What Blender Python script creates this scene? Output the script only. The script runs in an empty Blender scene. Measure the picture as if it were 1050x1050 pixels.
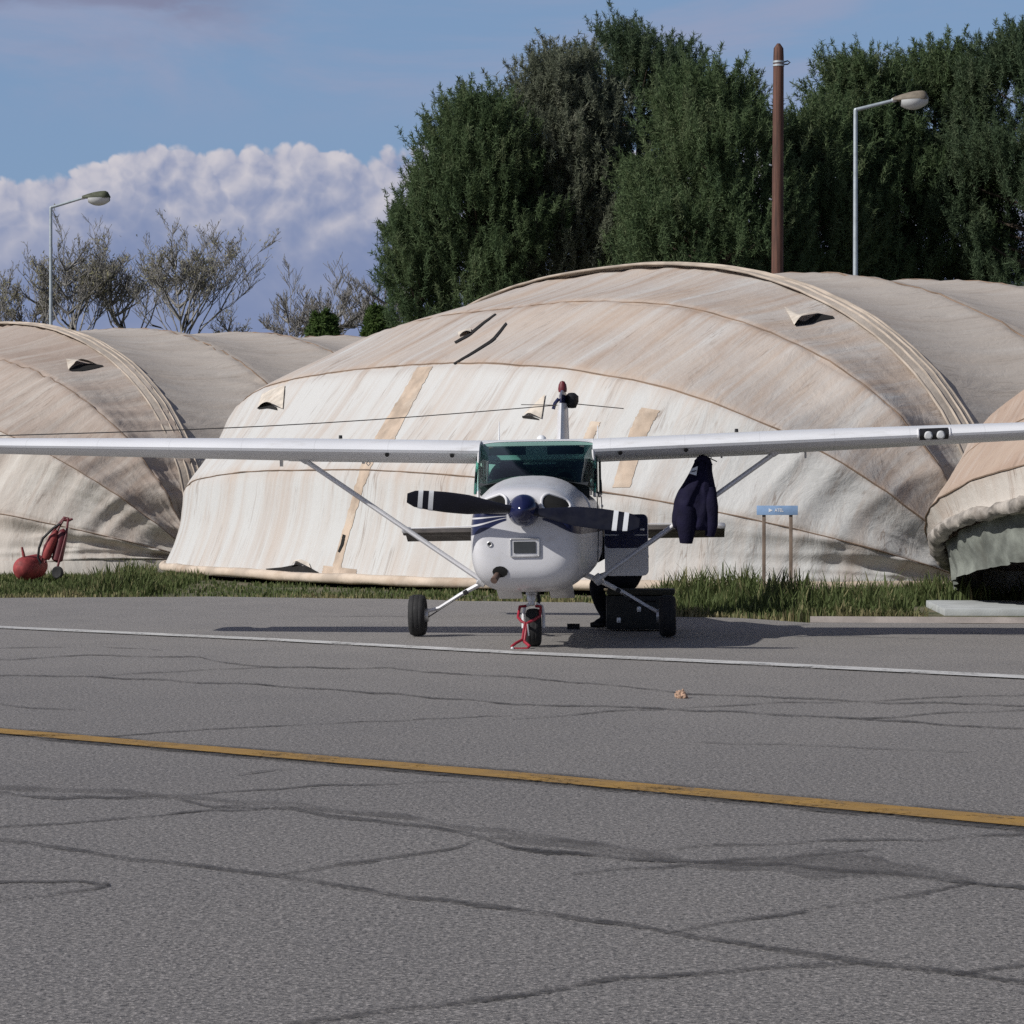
import bpy, bmesh, math, random
import numpy as np
from mathutils import Vector, Matrix, noise
from mathutils.bvhtree import BVHTree
R = math.radians
random.seed(4); RNG = np.random.default_rng(4)
SC = bpy.context.scene; COL = SC.collection
F, CX, HY, CAMH = 2800.0, 525.0, 512.0, 1.44

def G(px, py, z=0.0):
    """photo pixel -> point of the ground (height z)"""
    D = (CAMH - z) * F / (py - HY)
    return Vector(((px - CX) / F * D, D, z))
def W(px, py, D):
    """photo pixel -> point at distance D"""
    return Vector(((px - CX) / F * D, D, CAMH - (py - HY) / F * D))

# ------------------------------------------------------------------ helpers
def tag(o, label=None, cat=None, group=None, kind=None):
    if label: o['label'] = label
    if cat: o['category'] = cat
    if group: o['group'] = group
    if kind: o['kind'] = kind
    return o
def empty(name, loc=(0, 0, 0), rot=(0, 0, 0)):
    o = bpy.data.objects.new(name, None); COL.objects.link(o)
    o.location = loc; o.rotation_euler = rot; o.empty_display_size = .2
    return o
def link(name, me, mat, parent=None):
    o = bpy.data.objects.new(name, me); COL.objects.link(o)
    if mat:
        for m in (mat if isinstance(mat, (list, tuple)) else [mat]): me.materials.append(m)
    if parent: o.parent = parent
    return o
def np_mesh(name, V, Fq, mat, parent=None, smooth=False, attrs=None):
    """numpy verts (n,3) and equal-size faces (m,k)"""
    V = np.asarray(V, np.float32); Fq = np.asarray(Fq, np.int32)
    me = bpy.data.meshes.new(name); k = Fq.shape[1]
    me.vertices.add(len(V)); me.vertices.foreach_set('co', V.ravel())
    me.loops.add(Fq.size); me.loops.foreach_set('vertex_index', Fq.ravel())
    me.polygons.add(len(Fq)); me.polygons.foreach_set('loop_start', np.arange(0, Fq.size, k, dtype=np.int32))
    me.polygons.foreach_set('loop_total', np.full(len(Fq), k, np.int32))
    if smooth: me.polygons.foreach_set('use_smooth', np.ones(len(Fq), bool))
    for n, (a, typ) in (attrs or {}).items():
        at = me.attributes.new(n, typ, 'POINT')
        at.data.foreach_set('value' if typ == 'FLOAT' else 'vector', np.asarray(a, np.float32).ravel())
    me.update(calc_edges=True); me.validate()
    return link(name, me, mat, parent)
def frame(d):
    d = d.normalized(); a = Vector((0, 0, 1)) if abs(d.z) < .95 else Vector((1, 0, 0))
    u = d.cross(a).normalized(); return u, u.cross(d).normalized()
class MB:
    def __init__(s): s.v = []; s.f = []; s.m = []; s.cur = 0
    def add(s, vs, fs):
        b = len(s.v); s.v += [tuple(x) for x in vs]
        s.f += [tuple(b + i for i in f) for f in fs]; s.m += [s.cur] * len(fs); return s
    def box(s, c, d, rot=None, bev=0):
        c = Vector(c); h = Vector(d) / 2; M = rot if rot else Matrix.Identity(3)
        if not bev:
            vs = [c + M @ Vector((sx * h.x, sy * h.y, sz * h.z)) for sx in (-1, 1) for sy in (-1, 1) for sz in (-1, 1)]
            return s.add(vs, [(0, 1, 3, 2), (4, 6, 7, 5), (0, 4, 5, 1), (2, 3, 7, 6), (0, 2, 6, 4), (1, 5, 7, 3)])
        bm = bmesh.new(); bmesh.ops.create_cube(bm, size=1)
        for v in bm.verts: v.co = Vector((v.co.x * d[0], v.co.y * d[1], v.co.z * d[2]))
        bmesh.ops.bevel(bm, geom=bm.edges[:], offset=bev, segments=2, affect='EDGES', profile=.6)
        bm.verts.index_update()
        s.add([c + M @ v.co for v in bm.verts], [[v.index for v in f.verts] for f in bm.faces]); bm.free(); return s
    def loft(s, rings, cap0=True, cap1=True, closed=True):
        n = len(rings[0]); vs = [p for r in rings for p in r]; fs = []
        for i in range(len(rings) - 1):
            for j in range(n if closed else n - 1):
                k = (j + 1) % n; fs.append((i * n + j, i * n + k, (i + 1) * n + k, (i + 1) * n + j))
        if closed and cap0: fs.append(tuple(range(n - 1, -1, -1)))
        if closed and cap1: fs.append(tuple((len(rings) - 1) * n + j for j in range(n)))
        return s.add(vs, fs)
    def tube(s, pts, r, n=10, sq=(1, 1), up=None):
        pts = [Vector(p) for p in pts]; rs = r if isinstance(r, (list, tuple)) else [r] * len(pts)
        rings = []; U0 = None
        for i, p in enumerate(pts):
            d = (pts[min(i + 1, len(pts) - 1)] - pts[max(i - 1, 0)])
            if d.length < 1e-6: d = Vector((0, 0, 1))
            if up is not None:
                u = Vector(up); u = (u - d.normalized() * u.dot(d.normalized())).normalized(); w = d.normalized().cross(u)
            elif U0 is None: u, w = frame(d)
            else:
                dn = d.normalized(); u = (U0 - dn * U0.dot(dn)).normalized(); w = u.cross(dn)
            U0 = u
            rings.append([p + u * (math.cos(2 * math.pi * k / n) * rs[i] * sq[0]) + w * (math.sin(2 * math.pi * k / n) * rs[i] * sq[1]) for k in range(n)])
        return s.loft(rings)
    def lathe(s, prof, c, axis=(0, 0, 1), n=24):
        """prof: (distance along axis, radius)"""
        a = Vector(axis).normalized(); u, w = frame(a); c = Vector(c)
        return s.loft([[c + a * h + (u * math.cos(2 * math.pi * k / n) + w * math.sin(2 * math.pi * k / n)) * max(r, 1e-4) for k in range(n)] for h, r in prof])
    def build(s, name, mat, parent=None, smooth=True, angle=40):
        me = bpy.data.meshes.new(name); me.from_pydata(s.v, [], s.f); me.validate()
        bm = bmesh.new(); bm.from_mesh(me); bmesh.ops.recalc_face_normals(bm, faces=bm.faces[:])
        for f in bm.faces: f.smooth = smooth
        if smooth:
            for e in bm.edges:
                if len(e.link_faces) == 2 and e.calc_face_angle(0) > R(angle): e.smooth = False
        bm.to_mesh(me); bm.free()
        if len(set(s.m)) > 1 and len(s.m) == len(me.polygons): me.polygons.foreach_set('material_index', s.m)
        return link(name, me, mat, parent)
def fbm(p, o=4): return noise.fractal(p, 1.0, 2.0, o, noise_basis='PERLIN_ORIGINAL')

# ------------------------------------------------------------------ materials
class NT:
    def __init__(s, name):
        s.m = bpy.data.materials.new(name); s.m.use_nodes = True; s.t = s.m.node_tree
        s.t.nodes.clear(); s.out = s.n('ShaderNodeOutputMaterial')
    def n(s, t, **k):
        x = s.t.nodes.new(t)
        for a, b in k.items(): setattr(x, a, b)
        return x
    def l(s, a, b): s.t.links.new(a, b)
    def val(s, sock, v):
        if isinstance(v, bpy.types.NodeSocket): s.l(v, sock)
        else: sock.default_value = v
    def math(s, op, a, b=0.0, c=0.0, clamp=False):
        x = s.n('ShaderNodeMath', operation=op, use_clamp=clamp)
        for i, v in enumerate((a, b, c)): s.val(x.inputs[i], v)
        return x.outputs[0]
    def noise(s, vec, scale, det=4, rough=.55, dist=0):
        x = s.n('ShaderNodeTexNoise'); s.val(x.inputs['Vector'], vec)
        x.inputs['Scale'].default_value = scale; x.inputs['Detail'].default_value = det
        x.inputs['Roughness'].default_value = rough; x.inputs['Distortion'].default_value = dist
        return x.outputs['Fac']
    def ramp(s, f, lo, hi, a=0.0, b=1.0):
        x = s.n('ShaderNodeMapRange', interpolation_type='SMOOTHSTEP'); s.val(x.inputs[0], f)
        for i, v in ((1, lo), (2, hi), (3, a), (4, b)): s.val(x.inputs[i], v)
        return x.outputs[0]
    def mix(s, f, a, b):
        x = s.n('ShaderNodeMix', data_type='RGBA'); s.val(x.inputs[0], f)
        for i, v in ((6, a), (7, b)):
            s.val(x.inputs[i], v if isinstance(v, bpy.types.NodeSocket) else (*v[:3], 1))
        return x.outputs[2]
    def vmul(s, v, k):
        x = s.n('ShaderNodeVectorMath', operation='MULTIPLY'); s.l(v, x.inputs[0]); x.inputs[1].default_value = k; return x.outputs[0]
    def obj(s): return s.n('ShaderNodeTexCoord').outputs['Object']
    def pos(s): return s.n('ShaderNodeNewGeometry').outputs['Position']
    def attr(s, n): return s.n('ShaderNodeAttribute', attribute_name=n)
    def bump(s, h, st, dist=.02):
        x = s.n('ShaderNodeBump'); x.inputs['Strength'].default_value = st; x.inputs['Distance'].default_value = dist
        s.l(h, x.inputs['Height']); return x.outputs[0]
    def bsdf(s, col, rough=.6, metal=0, normal=None, **k):
        b = s.n('ShaderNodeBsdfPrincipled')
        s.val(b.inputs['Base Color'], col if isinstance(col, bpy.types.NodeSocket) else (*col[:3], 1))
        s.val(b.inputs['Roughness'], rough); s.val(b.inputs['Metallic'], metal)
        for a, v in k.items(): s.val(b.inputs[a], v)
        if normal: s.l(normal, b.inputs['Normal'])
        return b.outputs[0]
    def done(s, sh): s.l(sh, s.out.inputs[0]); return s.m
def simple(name, col, rough=.6, metal=0, var=.25, scale=6, bump=0, bscale=40, dirt=None, spec=.5):
    t = NT(name); v = t.obj()
    f = t.ramp(t.noise(v, scale, 5), .3, .7)
    c = t.mix(f, tuple(x * (1 - var) for x in col), tuple(min(1, x * (1 + var * .6)) for x in col))
    if dirt: c = t.mix(t.ramp(t.noise(v, scale * .45, 6, .65), .52, .74, 0, .75), c, dirt)
    nb = t.bump(t.noise(v, bscale, 3), bump) if bump else None
    rr = t.ramp(t.noise(v, scale * 2.3, 3), .25, .75, max(.03, rough - .08), min(1, rough + .1))
    return t.done(t.bsdf(c, rr, metal, nb, **{'Specular IOR Level': spec}))

M = {}
M['tyre'] = simple('tyre_rubber', (.018, .018, .019), .8, bump=.2)
M['steel'] = simple('bright_steel', (.62, .62, .62), .35, .6)
M['alu'] = simple('painted_aluminium', (.62, .62, .63), .4, .25, var=.1)
M['dark'] = simple('opening_shade_black', (.006, .006, .006), .9)  # flat black standing in for the shade inside openings
M['black'] = simple('black_plastic', (.012, .012, .013), .5)
M['navy'] = simple('navy_gloss', (.012, .016, .06), .18, var=.15)
M['blade'] = simple('propeller_black', (.007, .008, .016), .42, var=.2, spec=.3)
M['stripe_white'] = simple('tip_white', (.72, .74, .76), .5, var=.08)
M['whitepaint'] = simple('white_aircraft_paint', (.74, .74, .76), .3, var=.05, scale=2, dirt=(.56, .54, .50))
M['tailpaint'] = simple('tail_dark_brown', (.085, .075, .065), .55, var=.3)  # one even dark brown over tailplane and elevator
M['rust'] = simple('rusty_exhaust', (.11, .07, .055), .7)
M['red'] = simple('red_paint', (.30, .045, .045), .7, var=.35, scale=9, dirt=(.25, .09, .07))
M['redtube'] = simple('red_tube', (.34, .02, .04), .4, var=.3)
M['maroon'] = simple('worn_red', (.12, .014, .02), .5, var=.4)
M['jacket'] = simple('navy_cloth', (.011, .010, .030), .92, var=.3, bump=.3, bscale=60, spec=.2)
M['cloth'] = simple('dark_trousers', (.010, .011, .016), .95, var=.3, bump=.3, bscale=50, spec=.2)
M['skin'] = simple('skin', (.42, .26, .19), .55, var=.1)
M['hair'] = simple('hair', (.02, .014, .01), .7)
M['case'] = simple('black_case', (.010, .011, .010), .6, var=.3)
M['olive'] = simple('olive_lid', (.028, .026, .014), .7)
M['wood'] = simple('post_wood', (.20, .15, .115), .85, var=.35, scale=3)
M['galv'] = simple('galvanised', (.40, .45, .48), .5, .3, var=.12)
M['lamphead'] = simple('lamp_housing', (.20, .17, .13), .6, var=.3)
M['lampgreen'] = simple('lamp_housing_mossy', (.075, .085, .05), .7, var=.3)
M['lens'] = simple('lamp_lens', (.55, .56, .56), .15, var=.05)
M['signblue'] = simple('sign_blue', (.26, .40, .62), .5, var=.12)
M['signwhite'] = simple('sign_white', (.85, .87, .9), .5, var=.03)
M['stone'] = simple('tan_stone', (.50, .33, .23), .9, var=.35, scale=18, bump=.4)
M['concrete'] = simple('pale_concrete', (.40, .42, .42), .9, var=.15, scale=2.0, bump=.15, dirt=(.28, .27, .24))
M['kerbstone'] = simple('kerb_concrete', (.31, .275, .25), .9, var=.2, scale=3, bump=.2, dirt=(.26, .22, .18))
M['rope'] = simple('antenna_line', (.10, .09, .08), .7)
M['interior'] = simple('cabin_grey', (.035, .04, .045), .8)
M['seat'] = simple('seat_cloth', (.09, .095, .10), .9)

def pole_wood():
    t = NT('creosoted_pole'); v = t.obj(); s = t.vmul(v, (14, 14, .8))
    f = t.noise(s, 1.0, 6, .65)
    c = t.mix(t.ramp(f, .3, .7), (.042, .02, .014), (.14, .063, .043))
    return t.done(t.bsdf(c, .8, 0, t.bump(f, .5, .02)))
M['pole'] = pole_wood()

def glass_mat(name, tint, refl=1.0):
    t = NT(name)
    tr = t.n('ShaderNodeBsdfTransparent'); tr.inputs[0].default_value = (*tint, 1)
    gl = t.n('ShaderNodeBsdfGlossy'); gl.inputs['Roughness'].default_value = .03; gl.inputs[0].default_value = (.9 * refl, .95 * refl, .95 * refl, 1)
    fr = t.n('ShaderNodeFresnel'); fr.inputs[0].default_value = 1.5
    mx = t.n('ShaderNodeMixShader'); t.l(t.math('MULTIPLY', fr.outputs[0], 1.0), mx.inputs[0]); t.l(tr.outputs[0], mx.inputs[1]); t.l(gl.outputs[0], mx.inputs[2])
    return t.done(mx.outputs[0])
M['glass'] = glass_mat('green_tinted_glass', (.44, .74, .66))
M['clear'] = glass_mat('clear_plastic', (.75, .8, .8))

def fuselage_mat():
    """white paint with a swept navy band and two thin white lines"""
    t = NT('striped_aircraft_paint'); v = t.obj()
    sp = t.n('ShaderNodeSeparateXYZ'); t.l(v, sp.inputs[0]); x, y, z = sp.outputs
    ax = t.math('ABSOLUTE', x)
    k = t.ramp(ax, .12, .54)
    lo = t.math('MULTIPLY_ADD', k, -.145, 1.245); hi = t.math('MULTIPLY_ADD', k, .02, 1.30)
    back = t.ramp(y, 1.5, 5.0, 0, .12); lo = t.math('ADD', lo, back)
    band = t.math('MULTIPLY', t.ramp(t.math('SUBTRACT', z, lo), -.004, .004), t.ramp(t.math('SUBTRACT', hi, z), -.004, .004))
    band = t.math('MULTIPLY', band, t.ramp(ax, .16, .18))
    rel = t.math('DIVIDE', t.math('SUBTRACT', z, lo), t.math('SUBTRACT', hi, lo))
    ln = t.math('ADD', t.ramp(t.math('ABSOLUTE', t.math('SUBTRACT', rel, .42)), .03, .055, 1, 0), t.ramp(t.math('ABSOLUTE', t.math('SUBTRACT', rel, .74)), .025, .05, 1, 0))
    nv = t.math('MULTIPLY', band, t.math('SUBTRACT', 1.0, ln, clamp=True))
    d = t.ramp(t.noise(v, 3.0, 6, .65), .5, .8, 0, .5)
    w = t.mix(d, (.64, .64, .66), (.47, .455, .43))  # upper sky out of view darkened to lessen the fill light
    st = t.noise(t.vmul(v, (9, 1.2, 9)), 1.0, 5, .6)
    w = t.mix(t.ramp(st, .56, .75, 0, .35), w, (.40, .375, .35))
    c = t.mix(nv, w, (.012, .017, .06))
    def line(q, at_, wd=.0035): return t.ramp(t.math('ABSOLUTE', t.math('SUBTRACT', q, at_)), wd * .5, wd, 1, 0)
    seams = t.math('MAXIMUM', line(y, -2.50), t.math('MAXIMUM', line(y, -1.385, .006), t.math('MULTIPLY', line(z, 1.06), t.ramp(y, -2.49, -2.48))))
    dots = t.math('MULTIPLY', t.ramp(t.math('ABSOLUTE', t.math('SUBTRACT', y, -2.465)), .006, .009, 1, 0), t.ramp(t.math('PINGPONG', z, .055), .004, .008, 1, 0))
    c = t.mix(t.math('MULTIPLY', t.math('MAXIMUM', seams, dots), .65), c, (.10, .10, .10))
    return t.done(t.bsdf(c, .28, 0, t.bump(t.noise(v, 5, 2), .04, .02)))
M['fuselage'] = fuselage_mat()

def wing_mat():
    t = NT('wing_paint'); v = t.obj()
    w = t.mix(t.ramp(t.noise(v, 1.2, 5), .35, .7), (.76, .77, .79), (.82, .83, .85))
    dirt = t.ramp(t.noise(t.vmul(v, (1.2, 5, 5)), 1.6, 6, .65), .55, .78, 0, .45)
    c = t.mix(dirt, w, (.42, .39, .35))
    sp = t.n('ShaderNodeSeparateXYZ'); t.l(v, sp.inputs[0])
    riv = t.math('PINGPONG', sp.outputs[0], .38); seam = t.ramp(riv, .0, .006, .25, 0)
    c = t.mix(seam, c, (.3, .3, .3))
    return t.done(t.bsdf(c, .34, .05))
M['wing'] = wing_mat()

def fabric_mat(name, white, tan, tan2, lowmix, upmix, edge=2.0, seed=0.0):
    t = NT(name); uv = t.attr('suv').outputs['Vector']
    mp = t.n('ShaderNodeMapping'); t.l(uv, mp.inputs[0]); mp.inputs['Location'].default_value = (seed, seed * .7, 0); uv = mp.outputs[0]
    pan = t.attr('pan').outputs['Fac']
    broad = t.noise(t.vmul(uv, (.55, .10, 1)), 1.0, 5, .6, .4)
    streak = t.noise(t.vmul(uv, (3.2, .16, 1)), 1.0, 6, .62, .5)
    fine = t.noise(t.vmul(uv, (13, .55, 1)), 1.0, 4, .6)
    blot = t.noise(t.vmul(uv, (.30, .35, 1)), 1.0, 6, .6, .6)
    up = t.ramp(pan, edge - .004, edge + .004)
    base = t.math('MULTIPLY_ADD', up, upmix - lowmix, lowmix)
    s = t.math('MULTIPLY_ADD', t.math('SUBTRACT', streak, .5), 1.9, base)
    s = t.math('MULTIPLY_ADD', t.math('SUBTRACT', broad, .5), 1.3, s)
    s = t.math('MULTIPLY_ADD', t.math('SUBTRACT', fine, .5), .55, s)
    s = t.math('MULTIPLY_ADD', t.math('SUBTRACT', blot, .5), 1.2, s, True)
    fr = t.math('FRACT', pan)      # dust that gathers along each seam
    gather = t.math('ADD', t.ramp(fr, .0, .09, .30, 0), t.ramp(fr, .86, 1.0, 0, .22))
    s = t.math('ADD', s, gather, clamp=True)
    tn = t.mix(t.ramp(blot, .35, .65), tan, tan2)
    c = t.mix(s, white, tn)
    spot = t.ramp(t.noise(t.vmul(uv, (4, 2, 1)), 1.5, 7, .7), .66, .78, 0, .35)
    c = t.mix(spot, c, tuple(x * .55 for x in tan))
    cr = t.noise(t.vmul(uv, (1.5, .10, 1)), 1.0, 5, .6, .3)
    ln = t.math('MULTIPLY', t.ramp(t.math('ABSOLUTE', t.math('SUBTRACT', cr, .5)), .0, .012, 1, 0), t.ramp(t.noise(t.vmul(uv, (.8, .5, 1)), 1.3, 3), .50, .62, 0, .6))
    cr2 = t.noise(t.vmul(uv, (4.2, .22, 1)), 1.0, 4, .6, .3)
    ln2 = t.math('MULTIPLY', t.ramp(t.math('ABSOLUTE', t.math('SUBTRACT', cr2, .5)), .0, .02, 1, 0), t.ramp(t.noise(t.vmul(uv, (.9, .6, 1)), 1.7, 3), .50, .62, 0, .35))
    c = t.mix(t.math('MAXIMUM', ln, ln2), c, tuple(x * .62 for x in tan))
    wr = t.noise(t.vmul(uv, (2.6, .9, 1)), 1.0, 6, .6, 1.2)
    wr2 = t.noise(t.vmul(uv, (7, 5, 1)), 1.0, 5, .6, .8)
    h = t.math('MULTIPLY_ADD', wr2, .35, wr)
    return t.done(t.bsdf(c, .78, 0, t.bump(h, .30, .08), **{'Specular IOR Level': .25}))
M['fab_c'] = fabric_mat('stained_canvas', (.53, .53, .515), (.355, .265, .205), (.465, .385, .32), .12, .62)
M['fab_l'] = fabric_mat('dusty_canvas', (.55, .52, .475), (.355, .28, .23), (.42, .355, .305), .22, .80, 2.0, 7.3)
M['fab_r'] = fabric_mat('pinkish_canvas', (.54, .50, .45), (.36, .265, .205), (.43, .34, .27), .15, .92, 2.0, 13.1)
M['fab_b'] = fabric_mat('barrel_canvas', (.47, .435, .395), (.38, .325, .275), (.44, .39, .34), .45, .45, 50, 3.7)
M['fab_lip'] = simple('grey_rolled_canvas', (.33, .30, .265), .8, var=.6, scale=4, bump=1.0, bscale=7, dirt=(.11, .085, .065))
M['fab_flap'] = simple('grey_green_liner', (.20, .215, .19), .7, var=.45, scale=3, bump=.5, bscale=9, dirt=(.10, .10, .085))
M['seam'] = simple('seam_tape', (.22, .155, .11), .85, var=.35, scale=1.5, bump=.3)
M['ribband'] = simple('rib_sleeve', (.48, .42, .355), .8, var=.25, scale=1.2, bump=.5, bscale=12, dirt=(.33, .24, .17))
M['cord'] = simple('rib_cord', (.41, .35, .29), .85, var=.3, scale=1.5)
M['hole_shade'] = simple('tear_shade_black', (.008, .007, .006), .95)
M['flapcloth'] = simple('torn_cloth', (.60, .54, .46), .85, var=.2, dirt=(.36, .26, .18))
M['patch'] = simple('brown_patch', (.47, .375, .29), .85, var=.3, scale=2.5, bump=.2, dirt=(.62, .55, .46))
M['beam'] = simple('base_roll', (.55, .46, .37), .85, var=.25, scale=1.5, bump=.5, bscale=8, dirt=(.34, .24, .16))

def asphalt_mat():
    t = NT('weathered_asphalt'); v = t.pos()
    big = t.noise(v, .16, 5, .6); mid = t.noise(t.vmul(v, (1, .6, 1)), 1.3, 5, .6)
    c = t.mix(t.ramp(big, .3, .7), (.142, .134, .127), (.172, .163, .153))
    # paler with distance: grazing-view brightening painted into the asphalt colour
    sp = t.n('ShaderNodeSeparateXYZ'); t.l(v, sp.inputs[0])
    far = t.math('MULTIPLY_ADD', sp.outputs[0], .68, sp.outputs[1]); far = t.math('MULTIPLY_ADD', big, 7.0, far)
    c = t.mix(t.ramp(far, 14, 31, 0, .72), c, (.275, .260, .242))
    c = t.mix(t.ramp(mid, .35, .75, 0, .35), c, (.128, .124, .122))
    g = t.noise(v, 62, 3, .8)
    c = t.mix(t.ramp(g, .49, .64, 0, .95), c, (.43, .40, .375))
    g2 = t.noise(v, 44, 3, .8)
    c = t.mix(t.ramp(g2, .51, .36, 0, .9), c, (.034, .033, .033))
    g3 = t.noise(t.vmul(v, (1, .45, 1)), 30, 2, .7)
    c = t.mix(t.ramp(g3, .56, .72, 0, .65), c, (.33, .31, .295))
    c = t.mix(t.ramp(g3, .42, .28, 0, .5), c, (.07, .068, .066))
    return t.done(t.bsdf(c, .72, 0, t.bump(g, .5, .012), **{'Specular IOR Level': .6}))
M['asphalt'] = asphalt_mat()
def worn_mat(name, col, dark, cut0, cut1, sc=30):
    """paint or tar that has worn through in specks"""
    t = NT(name); v = t.pos()
    f = t.noise(v, sc, 5, .7); g = t.noise(v, 2.2, 4, .6)
    a = t.ramp(t.math('MULTIPLY_ADD', t.math('SUBTRACT', g, .5), .8, f), cut0, cut1)
    c = t.mix(t.ramp(t.noise(v, 5, 4), .3, .7), col, dark)
    tr = t.n('ShaderNodeBsdfTransparent'); mx = t.n('ShaderNodeMixShader')
    al = t.math('MULTIPLY', a, t.ramp(t.attr('edge').outputs['Fac'], 0, .5))
    t.l(al, mx.inputs[0]); t.l(tr.outputs[0], mx.inputs[1])
    t.l(t.bsdf(c, .8, 0, **{'Specular IOR Level': .25}), mx.inputs[2])
    return t.done(mx.outputs[0])
M['yellow'] = worn_mat('yellow_road_paint', (.36, .215, .06), (.27, .17, .065), .24, .50)
M['white'] = worn_mat('white_road_paint', (.60, .60, .59), (.48, .48, .47), .26, .52)
M['tar'] = worn_mat('tar_sealant', (.060, .058, .059), (.092, .088, .087), .26, .85)
M['stain'] = worn_mat('oil_stain', (.105, .100, .100), (.12, .115, .114), 0.0, 1.5, 3)

def soil_mat():
    t = NT('soil_and_turf'); v = t.pos()
    c = t.mix(t.ramp(t.noise(v, .9, 6, .65), .35, .65), (.045, .065, .02), (.15, .125, .075))
    c = t.mix(t.ramp(t.noise(v, 12, 4), .5, .8), c, (.22, .19, .14))
    return t.done(t.bsdf(c, .95, 0, t.bump(t.noise(v, 14, 5), .8, .05)))
M['soil'] = soil_mat()
def leaf_mat(name, a, b, c3, trans=.4):
    t = NT(name); f = t.attr('tone').outputs['Fac']
    c = t.mix(t.ramp(f, 0, .5), a, b); c = t.mix(t.ramp(f, .55, 1.0), c, c3)
    d = t.bsdf(c, .75, 0, **{'Specular IOR Level': .25}); tl = t.n('ShaderNodeBsdfTranslucent'); t.l(c, tl.inputs[0])
    mx = t.n('ShaderNodeMixShader'); mx.inputs[0].default_value = trans; t.l(d, mx.inputs[1]); t.l(tl.outputs[0], mx.inputs[2])
    return t.done(mx.outputs[0])
M['pine_grey'] = leaf_mat('grey_green_needles', (.145, .168, .118), (.175, .195, .135), (.215, .225, .165))
M['pine'] = leaf_mat('pine_needles', (.082, .13, .060), (.108, .158, .072), (.165, .205, .105))
M['pine_dark'] = leaf_mat('dark_needles', (.066, .105, .058), (.088, .13, .068), (.13, .165, .092))
M['leaf_grey'] = leaf_mat('young_leaves', (.30, .29, .17), (.36, .34, .21), (.42, .39, .27))
M['leaf_green'] = leaf_mat('bush_leaves', (.045, .08, .02), (.07, .12, .03), (.11, .16, .05))
M['grass'] = leaf_mat('grass_blades', (.060, .088, .026), (.105, .135, .048), (.30, .265, .14), .35)
M['bark'] = simple('bark', (.10, .075, .055), .9, var=.4, scale=3, bump=.5)
M['twig'] = simple('grey_twig', (.25, .24, .225), .9, var=.3)

# ------------------------------------------------------------------ ground
def sheet(name, pts, z, mat, **k):
    me = bpy.data.meshes.new(name); me.from_pydata([(p[0], p[1], z) for p in pts], [], [tuple(range(len(pts)))])
    o = link(name, me, mat); tag(o, kind='structure', **k); return o
def sm(a, b, v):
    q = np.clip((v - a) / (b - a), 0, 1); return q * q * (3 - 2 * q)
def ground_z(x, y):
    '''flat, with a shallow hollow in front of the far hangar'''
    return -.03 - .62 * sm(49, 55, y) * sm(-6.5, -10.0, x) * sm(130, 100, y) * sm(-70, -50, x)
gx = np.concatenate([[-2500, -600, -200, -100], np.arange(-80, 41, 1.0), [100, 300, 2500]]); gy = np.concatenate([[-400, -50, 0, 20], np.arange(30, 140, 1.5), [200, 500, 1500, 4000]])
GX, GY = np.meshgrid(gx, gy); nx = len(gx); gi = np.arange(len(gy) - 1)[:, None] * nx + np.arange(nx - 1)[None]
tag(np_mesh('ground', np.stack([GX, GY, ground_z(GX, GY)], -1).reshape(-1, 3), np.stack([gi, gi + 1, gi + nx + 1, gi + nx], -1).reshape(-1, 4), M['soil'], None, True), 'soil and turf ground round the airfield', None, None, 'structure')
EDGE = [(-260, 70), (-60, 44.5), (-22, 40.6), (-7.5, 39.9), (-4.5, 40.4), (-1.3, 39.3), (-.6, 38.6), (1.0, 38.2), (1.6, 36.0), (1.95, 33.5), (2.7, 33.2), (3.45, 31.9), (6, 31.6), (60, 26.0), (260, 8)]
ed = []
for i in range(len(EDGE) - 1):
    a, b = EDGE[i], EDGE[i + 1]; n = max(1, int(min(60, math.dist(a, b) / .25)))
    for k in range(n):
        x = a[0] + (b[0] - a[0]) * k / n; y = a[1] + (b[1] - a[1]) * k / n
        ed.append((x, y + .12 * noise.noise((x * 2.2, y, 0)) + .06 * noise.noise((x * 9, y, 3))))
ed.append(EDGE[-1])
apron_pts = ed + [(260, -60), (-260, -60)]
sheet('apron', apron_pts, 0.0, M['asphalt'], label='grey weathered asphalt apron')

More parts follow.
